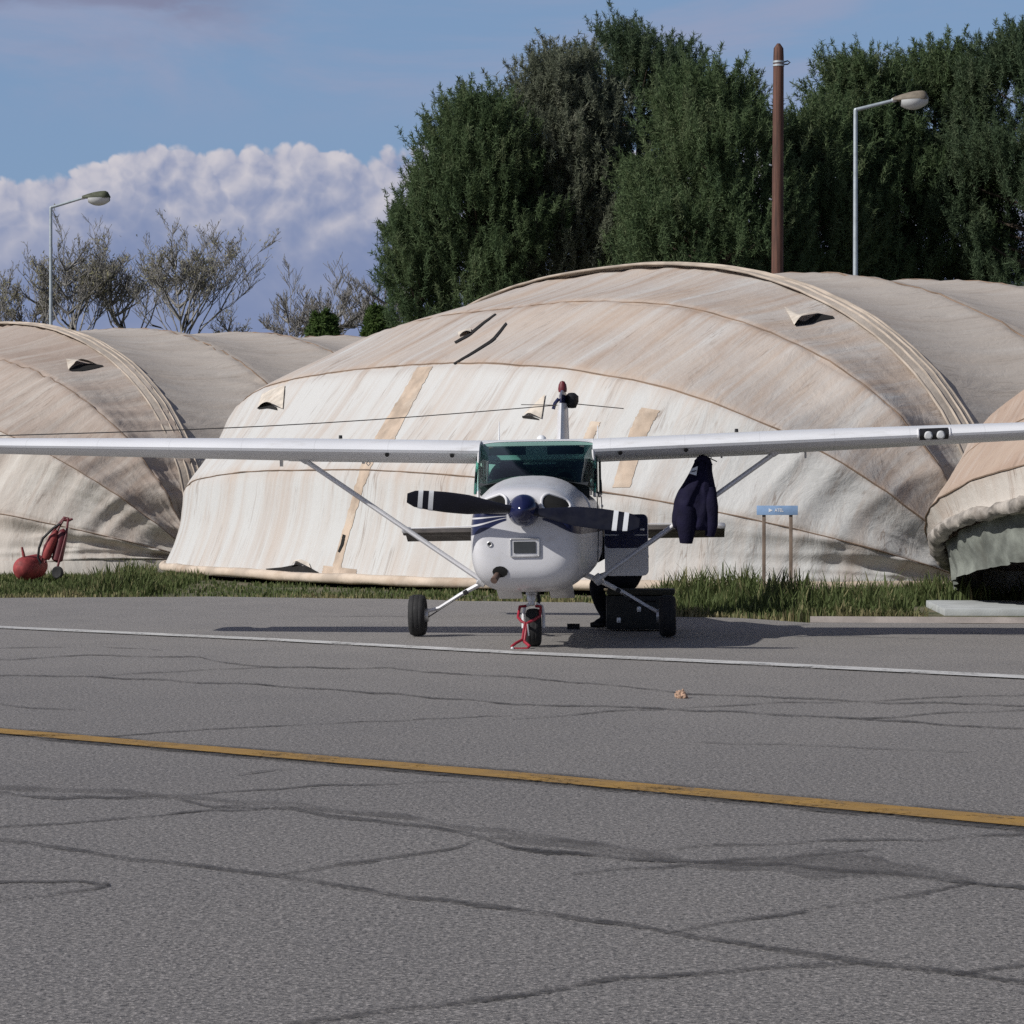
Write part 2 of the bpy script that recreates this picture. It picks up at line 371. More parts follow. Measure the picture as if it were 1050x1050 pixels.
def ribbon(name, lines, mat, z, jit=0.0, seed=0, parent=None, soft=True):
    """ribbons on the apron from photo pixel polylines with pixel-thickness"""
    V = []; Fc = []; E = []
    for li, (pts, w) in enumerate(lines):
        P = []
        for i in range(len(pts) - 1):
            a, b = pts[i], pts[i + 1]; n = max(2, int(math.dist(a[:2], b[:2]) / 6))
            for k in range(n + (i == len(pts) - 2)):
                P.append((a[0] + (b[0] - a[0]) * k / n, a[1] + (b[1] - a[1]) * k / n))
        P = [(x, y) for x, y in P if y > HY + 20]
        b0 = len(V)
        for i, (x, y) in enumerate(P):
            j = jit * noise.noise((x * .018, li * 7.3 + seed, 0)) + .22 * jit * noise.noise((x * .11, li * 3.1, 5))
            ww = w(x, y) if callable(w) else w
            ww *= (1 + (.5 if jit else .06) * noise.noise((x * .022, li * 2.7, 9)) + (.3 if jit else .0) * noise.noise((x * .21, li * 2.7, 19)))
            if jit: ww *= min(1, .25 + min(i, len(P) - 1 - i) / 5)
            yy = y + j
            for s_, e_ in ((-.5, 0), (-.36, 1), (.36, 1), (.5, 0)):
                V.append(tuple(G(x, max(HY + 20, yy + s_ * ww))[:2]) + (z + .00012 * li,)); E.append(e_ if soft else 1)
        for i in range(len(P) - 1):
            for q in range(3): Fc.append((b0 + i * 4 + q, b0 + i * 4 + q + 1, b0 + i * 4 + 5 + q, b0 + i * 4 + 4 + q))
    o = np_mesh(name, V, Fc, mat, parent, attrs={'edge': (E, 'FLOAT')})
    if not parent: tag(o, kind='structure')
    return o
lw = lambda k=1.0: (lambda x, y: k * (1.2 + (y - 660) * .0108))
cracks = [
 ([(-20, 811), (60, 819), (180, 818), (217, 828), (300, 829), (340, 838), (440, 848), (487, 857), (525, 870), (560, 875), (615, 878)], lw(1.25)),
 ([(-20, 849), (100, 842), (217, 831), (300, 829)], lw(.7)), ([(190, 816), (270, 809), (480, 802)], lw(.55)),
 ([(90, 757), (250, 746), (525, 734)], lw(.5)),
 ([(-20, 859), (140, 882), (290, 899), (410, 919), (525, 933), (690, 957), (805, 975), (885, 988), (980, 999), (1070, 1010)], lw(1.2)),
 ([(285, 896), (375, 885), (430, 875), (470, 868), (492, 860)], lw(1.1)), ([(690, 957), (740, 947), (870, 928), (960, 915), (1000, 906)], lw(1.0)),
 ([(-20, 905), (80, 905), (112, 908), (90, 914), (-20, 927)], lw(.8)),
 ([(290, 1052), (345, 1045), (430, 1033), (525, 1023), (630, 1005), (750, 996), (885, 988)], lw(1.1)),
 ([(975, 1000), (1020, 994), (1070, 991)], lw(1.0)), ([(585, 897), (680, 890), (715, 885)], lw(.9)),
 ([(525, 871), (640, 880), (715, 885), (800, 887), (900, 895), (990, 905), (1070, 914)], lw(1.0)),
 ([(660, 873), (730, 868), (850, 863), (960, 862), (1070, 855)], lw(.7)), ([(715, 886), (790, 880), (900, 872)], lw(.6)),
 ([(-20, 692), (100, 695), (250, 702), (400, 712), (525, 722), (700, 728), (830, 735), (1070, 749)], lw(.95)),
 ([(-20, 678), (100, 673), (205, 675), (222, 679), (285, 684), (400, 686), (525, 695), (600, 701), (700, 711), (780, 714), (890, 720)], lw(.9)),
 ([(890, 720), (960, 716), (1070, 712)], lw(.7)), ([(890, 720), (1000, 722), (1070, 725)], lw(.9)),
 ([(525, 737), (650, 728), (700, 727), (800, 722), (890, 720)], lw(.6)), ([(-20, 720), (40, 727), (85, 729)], lw(.7)),
 ([(870, 738), (950, 733), (1070, 728)], lw(.7)), ([(85, 694), (200, 688), (285, 684)], lw(.5)),
 ([(100, 662), (165, 668)], lw(.7)), ([(-10, 665), (80, 664)], lw(.6)), ([(330, 632), (430, 633)], lw(.5)), ([(980, 648), (1060, 652)], lw(.7)), ([(830, 652), (960, 655)], lw(.4)),
 ([(705, 762), (800, 764), (1000, 772)], lw(.25)), ([(240, 795), (300, 790)], lw(.4))]
def run_on(pts):
    """let a crack run on past the frame along its own direction"""
    p = list(pts)
    def ext(a, b, dx): return (a[0] + dx, max(HY + 60, a[1] + (a[1] - b[1]) / (a[0] - b[0]) * dx))
    if p[0][0] <= -10: p.insert(0, ext(p[0], p[2], -380))
    if p[-1][0] >= 1060: p.append(ext(p[-1], p[-3], 380))
    return p
cracks = [(run_on(p_) if len(p_) > 2 else p_, w_) for p_, w_ in cracks]
ribbon('tar_seams', cracks, M['tar'], .004, 2.2)['label'] = 'black tar seams sealing cracks in the apron'
ribbon('oil_stains', [([(690, 889), (780, 886), (900, 889), (1000, 903)], lambda x, y: 30 * max(.15, 1 - abs(x - 850) / 170)),
    ([(-20, 806), (120, 812), (250, 822), (400, 838), (640, 870)], lambda x, y: 5), ([(500, 858), (600, 868), (700, 880)], lambda x, y: 9)], M['stain'], .006, 3.0)['label'] = 'faint dark oil stains on the apron'
ribbon('line_border', [([(-1800, 590), (-30, 748.6), (525, 796.5), (1080, 848), (2400, 967)], lambda x, y: 10 * ((y - HY) / 239) ** 1.8)], M['tar'], .008)['label'] = 'dark border under the yellow line'
ribbon('yellow_line', [([(-1800, 590.3), (-30, 748.6), (525, 797), (1080, 848), (2400, 967)], lambda x, y: 5.5 * ((y - HY) / 239) ** 1.9)], M['yellow'], .012)['label'] = 'faded yellow taxi line across the apron'
ribbon('white_line', [([(-1800, 555), (-30, 642.6), (275, 656.5), (525, 670), (787, 682), (1080, 697), (2400, 762)], lambda x, y: 2.4 * ((y - HY) / 132) ** 1.3)], M['white'], .012)['label'] = 'thin worn white line across the apron'

# concrete slab and kerb by the open shelter
mb = MB(); mb.box((10.35, 35.6, .01), (9.6, 2.9, .10), Matrix.Rotation(R(-4), 3, 'Z'), .02)
o = mb.build('concrete_slab', M['concrete']); tag(o, 'pale concrete slab in front of the open shelter', None, None, 'structure')
mb = MB(); mb.tube([(3.5, 32.05, .0), (6, 31.8, .0), (14, 31.0, 0), (30, 29.4, 0)], .075, 4, (1.6, .9), up=(0, 1, 0))
o = mb.build('kerb', M['kerbstone'], smooth=False); tag(o, 'low pale kerb along the edge of the apron', None, None, 'structure')

# ------------------------------------------------------------------ fabric shelters
HC = .963
NS = [2.341, 2.394, 2.773, 2.72, 2.227]; RS = [7.156, 6.837, 6.252, 5.627, 5.911]; THS = [0, .294, .67, 1.127, math.pi / 2]
class Shelter:
    def __init__(s, P, phi, a, rs, hs, th0, ths, seed):
        s.P = Vector((P[0], P[1], 0)); s.a = a; s.rs = rs; s.hs = hs; s.th0 = th0; s.ths = ths; s.pth = ths; s.seed = seed
        s.U = Vector((-math.cos(phi), math.sin(phi), 0)); s.Fw = Vector((-math.sin(phi), -math.cos(phi), 0)); s.B = -s.Fw
    def base(s, T, th):
        """arc points (numpy) for rib angle th"""
        n = np.interp(th, s.ths, NS); r = np.interp(th, s.ths, RS) * s.rs
        c, sn = np.cos(T), np.sin(T)
        u = s.a * (1 - np.sign(c) * np.abs(c) ** (2 / n)); q = r * np.abs(sn) ** (2 / n)
        d = np.array(s.Fw) * math.cos(th) + np.array((0, 0, 1.0)) * math.sin(th)
        return np.array(s.P) + np.outer(u, np.array(s.U)) + np.outer(q, d * np.array((1, 1, s.hs))) + np.array((0, 0, .05))
    def pan(s, th): return float(np.interp(th, s.pth, [0, 1, 2, 3, 4]))

def grid_faces(nr, nc):
    i = np.arange(nr - 1)[:, None] * nc + np.arange(nc - 1)[None]
    return np.stack([i, i + 1, i + nc + 1, i + nc], -1).reshape(-1, 4)
def grid_normals(Pg):
    du = np.gradient(Pg, axis=1); dv = np.gradient(Pg, axis=0)
    n = np.cross(du, dv); return n / (np.linalg.norm(n, axis=2, keepdims=True) + 1e-9)
def ridged(x, y, z): return 1 - abs(noise.noise((x, y, z))) * 2.2

def build_shelter(sh, mats, label, group, barrel_len, seams, wrk=1.0):
    root = empty('fabric_hangar', (0, 0, 0))
    tag(root, label, 'hangar', group)
    NTc, NR = 300, 150
    T = np.linspace(0, math.pi, NTc); TH = np.linspace(sh.th0, math.pi / 2, NR)
    Pg = np.stack([sh.base(T, th) for th in TH])
    N = grid_normals(Pg)
    ctr = np.array(sh.P) + np.array(sh.U) * sh.a
    if ((Pg[NR // 2, NTc // 2] - ctr) @ N[NR // 2, NTc // 2]) < 0: N = -N
    arcl = np.concatenate([np.zeros((NR, 1)), np.cumsum(np.linalg.norm(np.diff(Pg, axis=1), axis=2), 1)], 1)
    S = np.zeros((NR, NTc)); Vv = np.zeros((NR, NTc)); PA = np.zeros((NR, NTc)); H = np.zeros((NR, NTc))
    for i, th in enumerate(TH):
        p = sh.pan(th); w = p - math.floor(min(p, 3.999)); k = int(min(p, 3.999))
        for j in range(NTc):
            s_ = arcl[i, j]; e = min(s_, arcl[i, -1] - s_)
            v_ = th * 6.5
            end = math.exp(-(e / 4.6) ** 2)
            env = min(1, e / .8)
            sag = -.17 * math.sin(math.pi * w) * env
            # folds hanging from the seam above and running across the gore
            f1 = ridged(s_ * 1.35 + w * .5, k * 5.1 + w * .25, sh.seed) - .45
            f2 = ridged(s_ * 3.0 + w * .8, k * 5.1 + w * .5, sh.seed + 4) - .45
            a1 = (.012 + .042 * end + .022 * (w ** 2)) * wrk
            # folds fanning out of the hinge
            f3 = ridged(th * 11 + .25 * s_, s_ * .33, sh.seed + 9) - .45
            lump = noise.noise((s_ * .35, v_ * .35, sh.seed + 2))
            h = sag + env * (a1 * f1 + a1 * .3 * f2 + (.10 if k == 0 else .012) * end * f3 * wrk + .045 * lump)
            for ths_ in sh.ths[1:4]:         # seam pulled in a little
                h -= .03 * math.exp(-((th - ths_) / .014) ** 2) * env
            H[i, j] = h; S[i, j] = s_; Vv[i, j] = v_; PA[i, j] = p
    Pg = Pg + N * H[..., None]; Pg[..., 2] = np.maximum(Pg[..., 2], .05)
    suv = np.stack([S, Vv, np.zeros_like(S)], -1).reshape(-1, 3)
    can = np_mesh('front_canopy', Pg.reshape(-1, 3), grid_faces(NR, NTc), mats[0], root, True, {'suv': (suv, 'FLOAT_VECTOR'), 'pan': (PA.ravel(), 'FLOAT')})
    bvh = BVHTree.FromPolygons([tuple(x) for x in Pg.reshape(-1, 3)], [tuple(f) for f in grid_faces(NR, NTc).tolist()])
    # stitched seams
    for si, th in enumerate(seams):
        i = int(np.argmin(np.abs(TH - th)))
        pts = [Vector(Pg[i, j]) + Vector(N[i, j]) * .006 for j in range(3, NTc - 3, 2)]
        mb = MB(); mb.tube(pts, [.012 + .005 * noise.noise((q * .3, si, 0)) for q in range(len(pts))], 6); mb.build('seam', M['seam'], root)
    # portal rib: two padded bands
    for db, rr, sq in ((-.06, .05, (5.0, .42)), (-.31, .022, (1, 1)), (-.12, .016, (1, 3.0)), (.05, .014, (1, 3.2)), (.19, .022, (1, 1))):
        pa = sh.base(T, math.pi / 2) + np.array(sh.B) * db
        up = [Vector(pa[j]) + Vector((0, 0, .012)) + Vector((noise.noise((j * .2, db, 1)), 0, noise.noise((j * .17, db, 7)))) * .018 for j in range(2, NTc - 2, 3)]
        mb = MB(); mb.tube(up, rr, 8, sq, up=tuple(sh.B)); mb.build('portal_rib', M['ribband'] if sq[0] > 2 else M['cord'], root)
    # barrel
    NB = int(barrel_len * 9); Bl = np.linspace(.0, barrel_len, NB); rib = 3.02 * sh.rs
    pa = sh.base(T, math.pi / 2); Nn = np.cross(np.gradient(pa, axis=0), np.array(sh.B)); Nn /= np.linalg.norm(Nn, axis=1, keepdims=True) + 1e-9
    if Nn[NTc // 2, 2] < 0: Nn = -Nn
    al = np.concatenate([[0], np.cumsum(np.linalg.norm(np.diff(pa, axis=0), axis=1))])
    Pb = np.zeros((NB, NTc, 3)); suv = np.zeros((NB, NTc, 3)); pan = np.zeros((NB, NTc))
    for i, b in enumerate(Bl):
        w = (b / rib) % 1; k = int(b / rib)
        for j in range(NTc):
            e = min(al[j], al[-1] - al[j]); env = min(1, e / .8)
            near = math.exp(-(min(w, 1 - w) * rib / .8) ** 2)
            f = ridged(al[j] * 1.6 + b * .5, b * .5 + k * 3.3, sh.seed + 20) - .45
            h = -.16 * math.sin(math.pi * w) * env + (.008 + .03 * near) * f * env * wrk + .035 * noise.noise((al[j] * .3, b * .3, sh.seed + 30)) * env
            h -= .03 * math.exp(-(min(w, 1 - w) * rib / .07) ** 2)
            Pb[i, j] = pa[j] + np.array(sh.B) * b + Nn[j] * h
            suv[i, j] = (al[j], b, 0); pan[i, j] = b / rib
    np_mesh('barrel_roof', Pb.reshape(-1, 3), grid_faces(NB, NTc), mats[1], root, True, {'suv': (suv.reshape(-1, 3), 'FLOAT_VECTOR'), 'pan': (pan.ravel(), 'FLOAT')})
    q = 1
    while q * rib < barrel_len - .3:
        i = int(np.argmin(np.abs(Bl - q * rib)))
        mb = MB(); mb.tube([Vector(Pb[i, j]) + Vector(Nn[j]) * .008 for j in range(3, NTc - 3, 3)], .016, 6); mb.build('seam', M['seam'], root); q += 1
    # back wall
    me = bpy.data.meshes.new('back_wall'); ring = [tuple(p) for p in Pb[-1]]
    me.from_pydata(ring, [], [tuple(range(len(ring)))]); link('back_wall', me, M['fab_lip'], root)
    return root, bvh, Pg, N, TH, T

camo = Vector((0, 0, CAMH))
def hit(bvh, px, py):
    d = (W(px, py, 50) - camo).normalized(); h = bvh.ray_cast(camo, d)
    if h[0] is None: return None, None
    n = h[1] if h[1].dot(d) < 0 else -h[1]; return h[0], n
def skin_patch(name, bvh, left, right, mat, parent, off=.012, n=26, m=6, puff=0.0, rag=0.0, seed=0):
    """cloth patch lying on the canopy between two edge lines given as photo pixels"""
    def at(line, t):
        t *= len(line) - 1; i = min(int(t), len(line) - 2); f = t - i
        return line[i][0] + (line[i + 1][0] - line[i][0]) * f, line[i][1] + (line[i + 1][1] - line[i][1]) * f
    V = []; ok = True
    for i in range(n):
        a, b = at(left, i / (n - 1)), at(right, i / (n - 1))
        for j in range(m):
            f = j / (m - 1); jx = rag * noise.noise((i * .8, seed, j * .0)) if j in (0, m - 1) else 0
            p, nn = hit(bvh, a[0] + (b[0] - a[0]) * f + jx, a[1] + (b[1] - a[1]) * f)
            if p is None: return None
            V.append(p + nn * (off + puff * math.sin(math.pi * i / (n - 1)) * f))
    return np_mesh(name, [tuple(v) for v in V], grid_faces(n, m), mat, parent, True)

GRP = 'fabric covered arch hangars side by side'
shc = Shelter((7.483, 41.77), 1.031, 11.051, 1.0, HC, 0.0, THS, 1.3)
hc, bvc, PgC, NC, THC, TC = build_shelter(shc, (M['fab_c'], M['fab_b']), 'big fabric hangar right behind the plane, its rounded canopy closed down to the grass', GRP, 15, THS[1:4])
K = 1.1
shl = Shelter((-6.392 * K, 56.23 * K), 1.027, 12.971 * K,   .97 * K, .962, 0.0, [0, .267, .673, 1.122, math.pi / 2], 8.1)
hl, bvl, *_ = build_shelter(shl, (M['fab_l'], M['fab_b']), 'fabric hangar standing behind the red fire extinguisher, closed canopy with hanging folds', GRP, 22, [.267, .673, 1.122], 1.9)
TR = [0, .311, .401, 1.0, math.pi / 2]
shr = Shelter((21.633, 21.394), .887, 11.604, .802, 1.0, .311, THS, 15.7); shr.pth = [0, .2, .415, .9, math.pi / 2]
hr, bvr, PgR, NRr, THR, TRr = build_shelter(shr, (M['fab_r'], M['fab_b']), 'fabric hangar with its canopy raised off the ground on a thick rolled grey lip', GRP, 14, [.415, .67, 1.127], .45)

# base roll of the closed canopies (dark gap below)
for sh, root, Tn in ((shc, hc, 120), (shl, hl, 120)):
    drop = .0
    if sh is shl:
        drop = .60; Tn = 200; pa = sh.base(np.linspace(.02, math.pi - .02, Tn), 0.0); cm = np.array(sh.P + sh.U * sh.a); Vs, uvs = [], []; run = 0
        for q in range(7):
            for jj in range(Tn):
                o_ = pa[jj] - cm; o_[2] = 0; o_ /= np.linalg.norm(o_); f_ = q / 6
                Vs.append(pa[jj] + o_ * (.10 * math.sin(f_ * 2.2) + .035 * noise.noise((jj * .35, f_ * 1.5, 3))) - np.array((0, 0, drop * f_ - .02))); uvs.append((jj * .16, -f_ * .6, 0))
        np_mesh('canopy_skirt', Vs, grid_faces(7, Tn), M['fab_l'], root, True, {'suv': (uvs, 'FLOAT_VECTOR'), 'pan': (np.full(len(Vs), .3), 'FLOAT')})
    pa = sh.base(np.linspace(.03, math.pi - .03, Tn), 0.0)
    pts = [Vector(p) + Vector((0, 0, .075 - drop + .03 * noise.noise((p[0] * .5, p[1] * .5, 0)))) - Vector((p[0] - sh.P.x, p[1] - sh.P.y, 0)).normalized() * .0 for p in pa]
    mb = MB(); mb.tube(pts, [.085 + .015 * noise.noise((i * .4, 3, 1)) for i in range(len(pts))], 9); mb.build('base_roll', M['beam'], root)

# tears, flaps and repairs on the middle canopy
def tear(root, bvh, hole_shade, flap, lift=.25):
    (hl_, hr_) = hole_shade
    skin_patch('tear', bvh, hl_, hr_, M['hole_shade'], root, .016, 14, 5, rag=.3, seed=1)  # black patch on uncut cloth, painting the shade inside the tear
    if flap:
        fl, frr = flap; o = skin_patch('torn_flap', bvh, fl, frr, M['flapcloth'], root, .03, 14, 6, puff=lift)
tear(hc, bvc, ([(264, 419), (272, 412), (284, 418)], [(266, 420), (275, 419), (285, 421)]), ([(270, 405), (280, 400), (293, 396)], [(265, 419), (279, 416), (291, 420)]), .10)
tear(hc, bvc, ([(536, 427), (545, 427), (553, 430)], [(536, 429), (545, 430), (553, 431)]), ([(545, 420), (552, 412), (560, 405)], [(536, 427), (547, 427), (556, 430)]), .07)
tear(hc, bvc, ([(812, 327), (825, 331), (838, 322), (854, 325)], [(815, 335), (830, 333), (842, 329), (855, 327)]), ([(804, 316), (818, 324), (836, 321)], [(814, 335), (822, 332), (842, 322)]), .12)
tear(hc, bvc, ([(273, 583.5), (290, 582), (305, 579), (318, 582), (327, 587)], [(275, 586), (290, 586), (305, 586.5), (318, 587), (328, 588)]), ([(303, 575), (310, 574), (318, 578)], [(300, 582), (310, 578), (320, 583)]), .1)
tear(hc, bvc, ([(466, 351), (480, 343), (495, 331), (508, 322)], [(467, 353), (482, 345), (496, 333), (509, 323)]), None)
tear(hc, bvc, ([(465, 373), (485, 361), (505, 348), (519, 331)], [(466, 374.5), (486, 363), (507, 350), (520, 333)]), None)
tear(hc, bvc, ([(552, 296), (570, 290), (590, 284), (607, 278)], [(553, 298), (571, 292), (591, 285), (608, 279)]), None)
tear(hc, bvc, ([(352, 548), (350, 558), (347, 566)], [(355, 549), (353, 559), (349, 567)]), None)
skin_patch('white_scrap', bvc, [(470, 342), (478, 339), (483, 338)], [(471, 346), (479, 344), (484, 342)], M['flapcloth'], hc, .03, 10, 5, .06)
for a, b in (([(428, 377), (412, 405), (395, 432), (383, 452)], [(444, 376), (430, 402), (414, 432), (404, 452)]),
             ([(372, 472), (364, 500), (356, 530), (347, 560), (340, 586)], [(384, 472), (373, 500), (364, 530), (355, 560), (349, 586)]),
             ([(332, 580), (329, 593)], [(366, 584), (365, 596)]),
             ([(658, 418), (650, 432), (641, 455), (628, 500)], [(677, 421), (668, 436), (658, 460), (646, 500)]),
             ([(606, 432), (600, 446), (596, 455)], [(616, 433), (611, 444), (606, 455)])):
    skin_patch('repair_strip', bvc, a, b, M['patch'], hc, .008, 30, 6, rag=2.0, seed=3)
tear(hl, bvl, ([(70, 380), (80, 375), (92, 373), (105, 375)], [(73, 381), (84, 381), (95, 379), (106, 376)]), ([(68, 369), (78, 370), (90, 373)], [(70, 380), (82, 375), (100, 375)]), .14)

# raised canopy: lip, liner
lip = PgR[0]; Tn = len(lip)
pts = [Vector(lip[j]) for j in range(2, Tn - 2, 1)]
mb = MB(); mb.tube(pts, [.10 + .03 * noise.noise((i * .05, 1, 2)) + .01 * noise.noise((i * .6, 7, 2)) for i in range(len(pts))], 12)
mb.v = [tuple(Vector(v) + Vector((noise.noise(Vector(v) * 2.6), noise.noise(Vector(v) * 2.6 + Vector((9, 0, 0))), noise.noise(Vector(v) * 2.6 + Vector((0, 9, 0))))) * .045 + Vector((noise.noise(Vector(v) * 7), noise.noise(Vector(v) * 7 + Vector((9, 0, 0))), noise.noise(Vector(v) * 7 + Vector((0, 9, 0))))) * .035) for v in mb.v]
lipo = mb.build('rolled_lip', M['fab_lip'], hr)
V = []; NL = 9
inner = np.array(shr.P) + np.array(shr.U) * shr.a
for q in range(NL):
    f = q / (NL - 1)
    for j in range(2, Tn - 2):
        p = np.array(lip[j]); d = inner - p; d[2] = 0; d = d / (np.linalg.norm(d) + 1e-6)
        env = math.sin(TRr[j]) ** .35
        fold = .05 * math.sin(j * .9 + 2 * noise.noise((j * .2, 0, 3))) * f + .08 * noise.noise((j * .12, f * 2, 1))
        pp = p + d * (.22 + .16 * f + fold) * env; pp[2] = max(.03, p[2] - (.06 + (.66 + .06 * noise.noise((j * .3, 0, 8))) * f) * env)
        V.append(tuple(pp))
np_mesh('liner_curtain', V, grid_faces(NL, Tn - 4), M['fab_flap'], hr, True)
# footing block at the hinge of the raised canopy
foot = shr.base(np.array([math.pi]), .4)[0]
mb = MB(); mb.box((foot[0] + .1, foot[1] - .6, .22), (.55, .7, .44), Matrix.Rotation(.4, 3, 'Z'), .05); mb.build('hinge_block', M['concrete'], hr)

# ------------------------------------------------------------------ the aircraft
YAW, ROLL = R(-3.85), R(-.85)
AC = empty('light_aircraft', (.320, 28.6, 0), (0, ROLL, YAW))
tag(AC, 'white high wing propeller plane with navy stripe parked nose first on the apron', 'aircraft')
AM = Matrix.Translation(Vector((.307, 28.6, 0))) @ Matrix.Rotation(YAW, 4, 'Z') @ Matrix.Rotation(ROLL, 4, 'Y')

def ring(y, hw, zb, zt, n=2.6, k=44, nt=None):
    zc, hz = (zb + zt) / 2, (zt - zb) / 2; out = []
    for i in range(k):
        a = 2 * math.pi * i / k; c, s = math.cos(a), math.sin(a)
        e = nt if (nt and s > 0) else n
        out.append(Vector((hw * math.copysign(abs(c) ** (2 / e), c), y, zc + hz * math.copysign(abs(s) ** (2 / e), s))))
    return out
def interp_rings(spec, step=.08, **kw):
    out = []
    ys = [s[0] for s in spec]; y = ys[0]; A = np.array(spec, float)
    tt = np.arange(0, len(spec) - 1 + 1e-6, .25)
    for t in tt:      # catmull-rom through the stations
        i = min(int(t), len(spec) - 2); f = t - i
        p0, p1, p2, p3 = A[max(i - 1, 0)], A[i], A[i + 1], A[min(i + 2, len(spec) - 1)]
        v = .5 * (2 * p1 + (p2 - p0) * f + (2 * p0 - 5 * p1 + 4 * p2 - p3) * f * f + (3 * p1 - p0 - 3 * p2 + p3) * f ** 3)
        out.append(ring(v[0], v[1], v[2], v[3], v[4], nt=v[5]))
    return out
cowl = [(-2.735, .34, .84, 1.42, 2.6, 2.6), (-2.72, .42, .74, 1.475, 2.8, 2.7), (-2.66, .485, .655, 1.525, 3.1, 2.8), (-2.52, .525, .585, 1.56, 3.3, 2.8), (-2.25, .55, .55, 1.59, 3.4, 2.8), (-1.9, .57, .535, 1.625, 3.4, 2.7), (-1.5, .595, .535, 1.665, 3.2, 2.5), (-1.36, .60, .54, 1.68, 3.1, 2.4)]
mb = MB(); mb.loft(interp_rings(cowl)); cowl_o = mb.build('cowling', M['fuselage'], AC, angle=60)
dg = None
def local_bvh(o): return BVHTree.FromPolygons([v.co.copy() for v in o.data.vertices], [tuple(p.vertices) for p in o.data.polygons])
bc = local_bvh(cowl_o)
body = [(-1.35, .60, .54, 1.60, 2.8, 3.4), (-.9, .615, .545, 1.56, 2.9, 3.6), (0, .628, .55, 1.55, 2.9, 3.6), (.9, .62, .58, 1.56, 2.8, 3.2), (1.5, .56, .63, 1.60, 2.5, 2.6), (2.1, .42, .70, 1.60, 2.3, 2.3), (3.2, .28, .83, 1.44, 2.2, 2.2), (4.4, .165, .94, 1.29, 2.1, 2.1), (5.45, .06, 1.01, 1.18, 2, 2)]
mb = MB(); mb.loft(interp_rings(body)); mb.build('fuselage', M['fuselage'], AC, angle=60)

def cpatch(name, outline, mat, off=.004, parent=None, bvh=bc, lip=0, lipmat=None, res=10):
    """a patch lying on the cowling, from a front-view outline (x, z)"""
    n = len(outline); cx = sum(p[0] for p in outline) / n; cz = sum(p[1] for p in outline) / n
    V = []; Fc = []; 
    for r in range(res + 1):
        f = r / res
        for x, z in outline:
            X, Z = cx + (x - cx) * f, cz + (z - cz) * f
            h = bvh.ray_cast(Vector((X, -6, Z)), Vector((0, 1, 0)))
            V.append((h[0] + Vector((0, -off, 0))) if h[0] else Vector((X, -2.5, Z)))
    for r in range(res):
        for i in range(n): Fc.append((r * n + i, r * n + (i + 1) % n, (r + 1) * n + (i + 1) % n, (r + 1) * n + i))
    mb = MB(); mb.add(V, Fc[n:] if False else Fc); o = mb.build(name, mat, parent or AC)
    if lip:
        mb = MB(); e = V[-n:]; mb.tube(e + [e[0], e[1]], lip, 8); mb.build('lip', lipmat or M['whitepaint'], o)
    return o
def rrect(x0, x1, z0, z1, r, k=5):
    out = []
    for cx, cz, a0 in ((x1 - r, z1 - r, 0), (x0 + r, z1 - r, 90), (x0 + r, z0 + r, 180), (x1 - r, z0 + r, 270)):
        for i in range(k + 1):
            a = R(a0 + 90 * i / k); out.append((cx + r * math.cos(a), cz + r * math.sin(a)))
    return out
for s in (-1, 1):
    ol = []
    for x, z in rrect(.165, .435, 1.33, 1.49, .07): ol.append((s * x, z - .07 * max(0, (x - .24)) / .2 * (1 if z > 1.40 else .1)))
    cpatch('cooling_inlet', ol, M['dark'], .012, lip=.014, lipmat=M['whitepaint'])  # dark plate on the closed cowling, painting the shade of an open inlet
cpatch('carburettor_intake', rrect(-.135, .135, .90, 1.065, .01), M['alu'], .012, lip=.010, lipmat=M['steel'])
o = cpatch('intake_filter', rrect(-.105, .105, .93, 1.04, .006), M['interior'], .02)
cpatch('inspection_hole', [(-.335 + .022 * math.cos(a * .524), 1.02 + .022 * math.sin(a * .524)) for a in range(12)], M['black'], .006, lip=.006, lipmat=M['steel'], res=3)
cpatch('landing_light', [(.43 + .02 * math.cos(a * .524), 1.50 + .02 * math.sin(a * .524)) for a in range(12)], M['steel'], .006, res=3) if False else None
mb = MB(); mb.tube([(-.22, -2.2, .78), (-.25, -2.58, .755), (-.27, -2.72, .72), (-.295, -2.80, .675)], [.03, .03, .031, .034], 12); mb.build('exhaust_pipe', M['rust'], AC)
cpatch('exhaust_cutout', [(-.24 + .075 * math.cos(a * .524), .755 + .055 * math.sin(a * .524)) for a in range(12)], M['dark'], .008, res=4)  # no opening is cut: a dark patch paints its shade
for s in (-1, 1):
    mb = MB(); mb.box((s * .26 + .02, -1.55, .545), (.24, .62, .018), Matrix.Rotation(R(-17), 3, 'X'), .006); mb.build('cowl_flap', M['whitepaint'], AC)
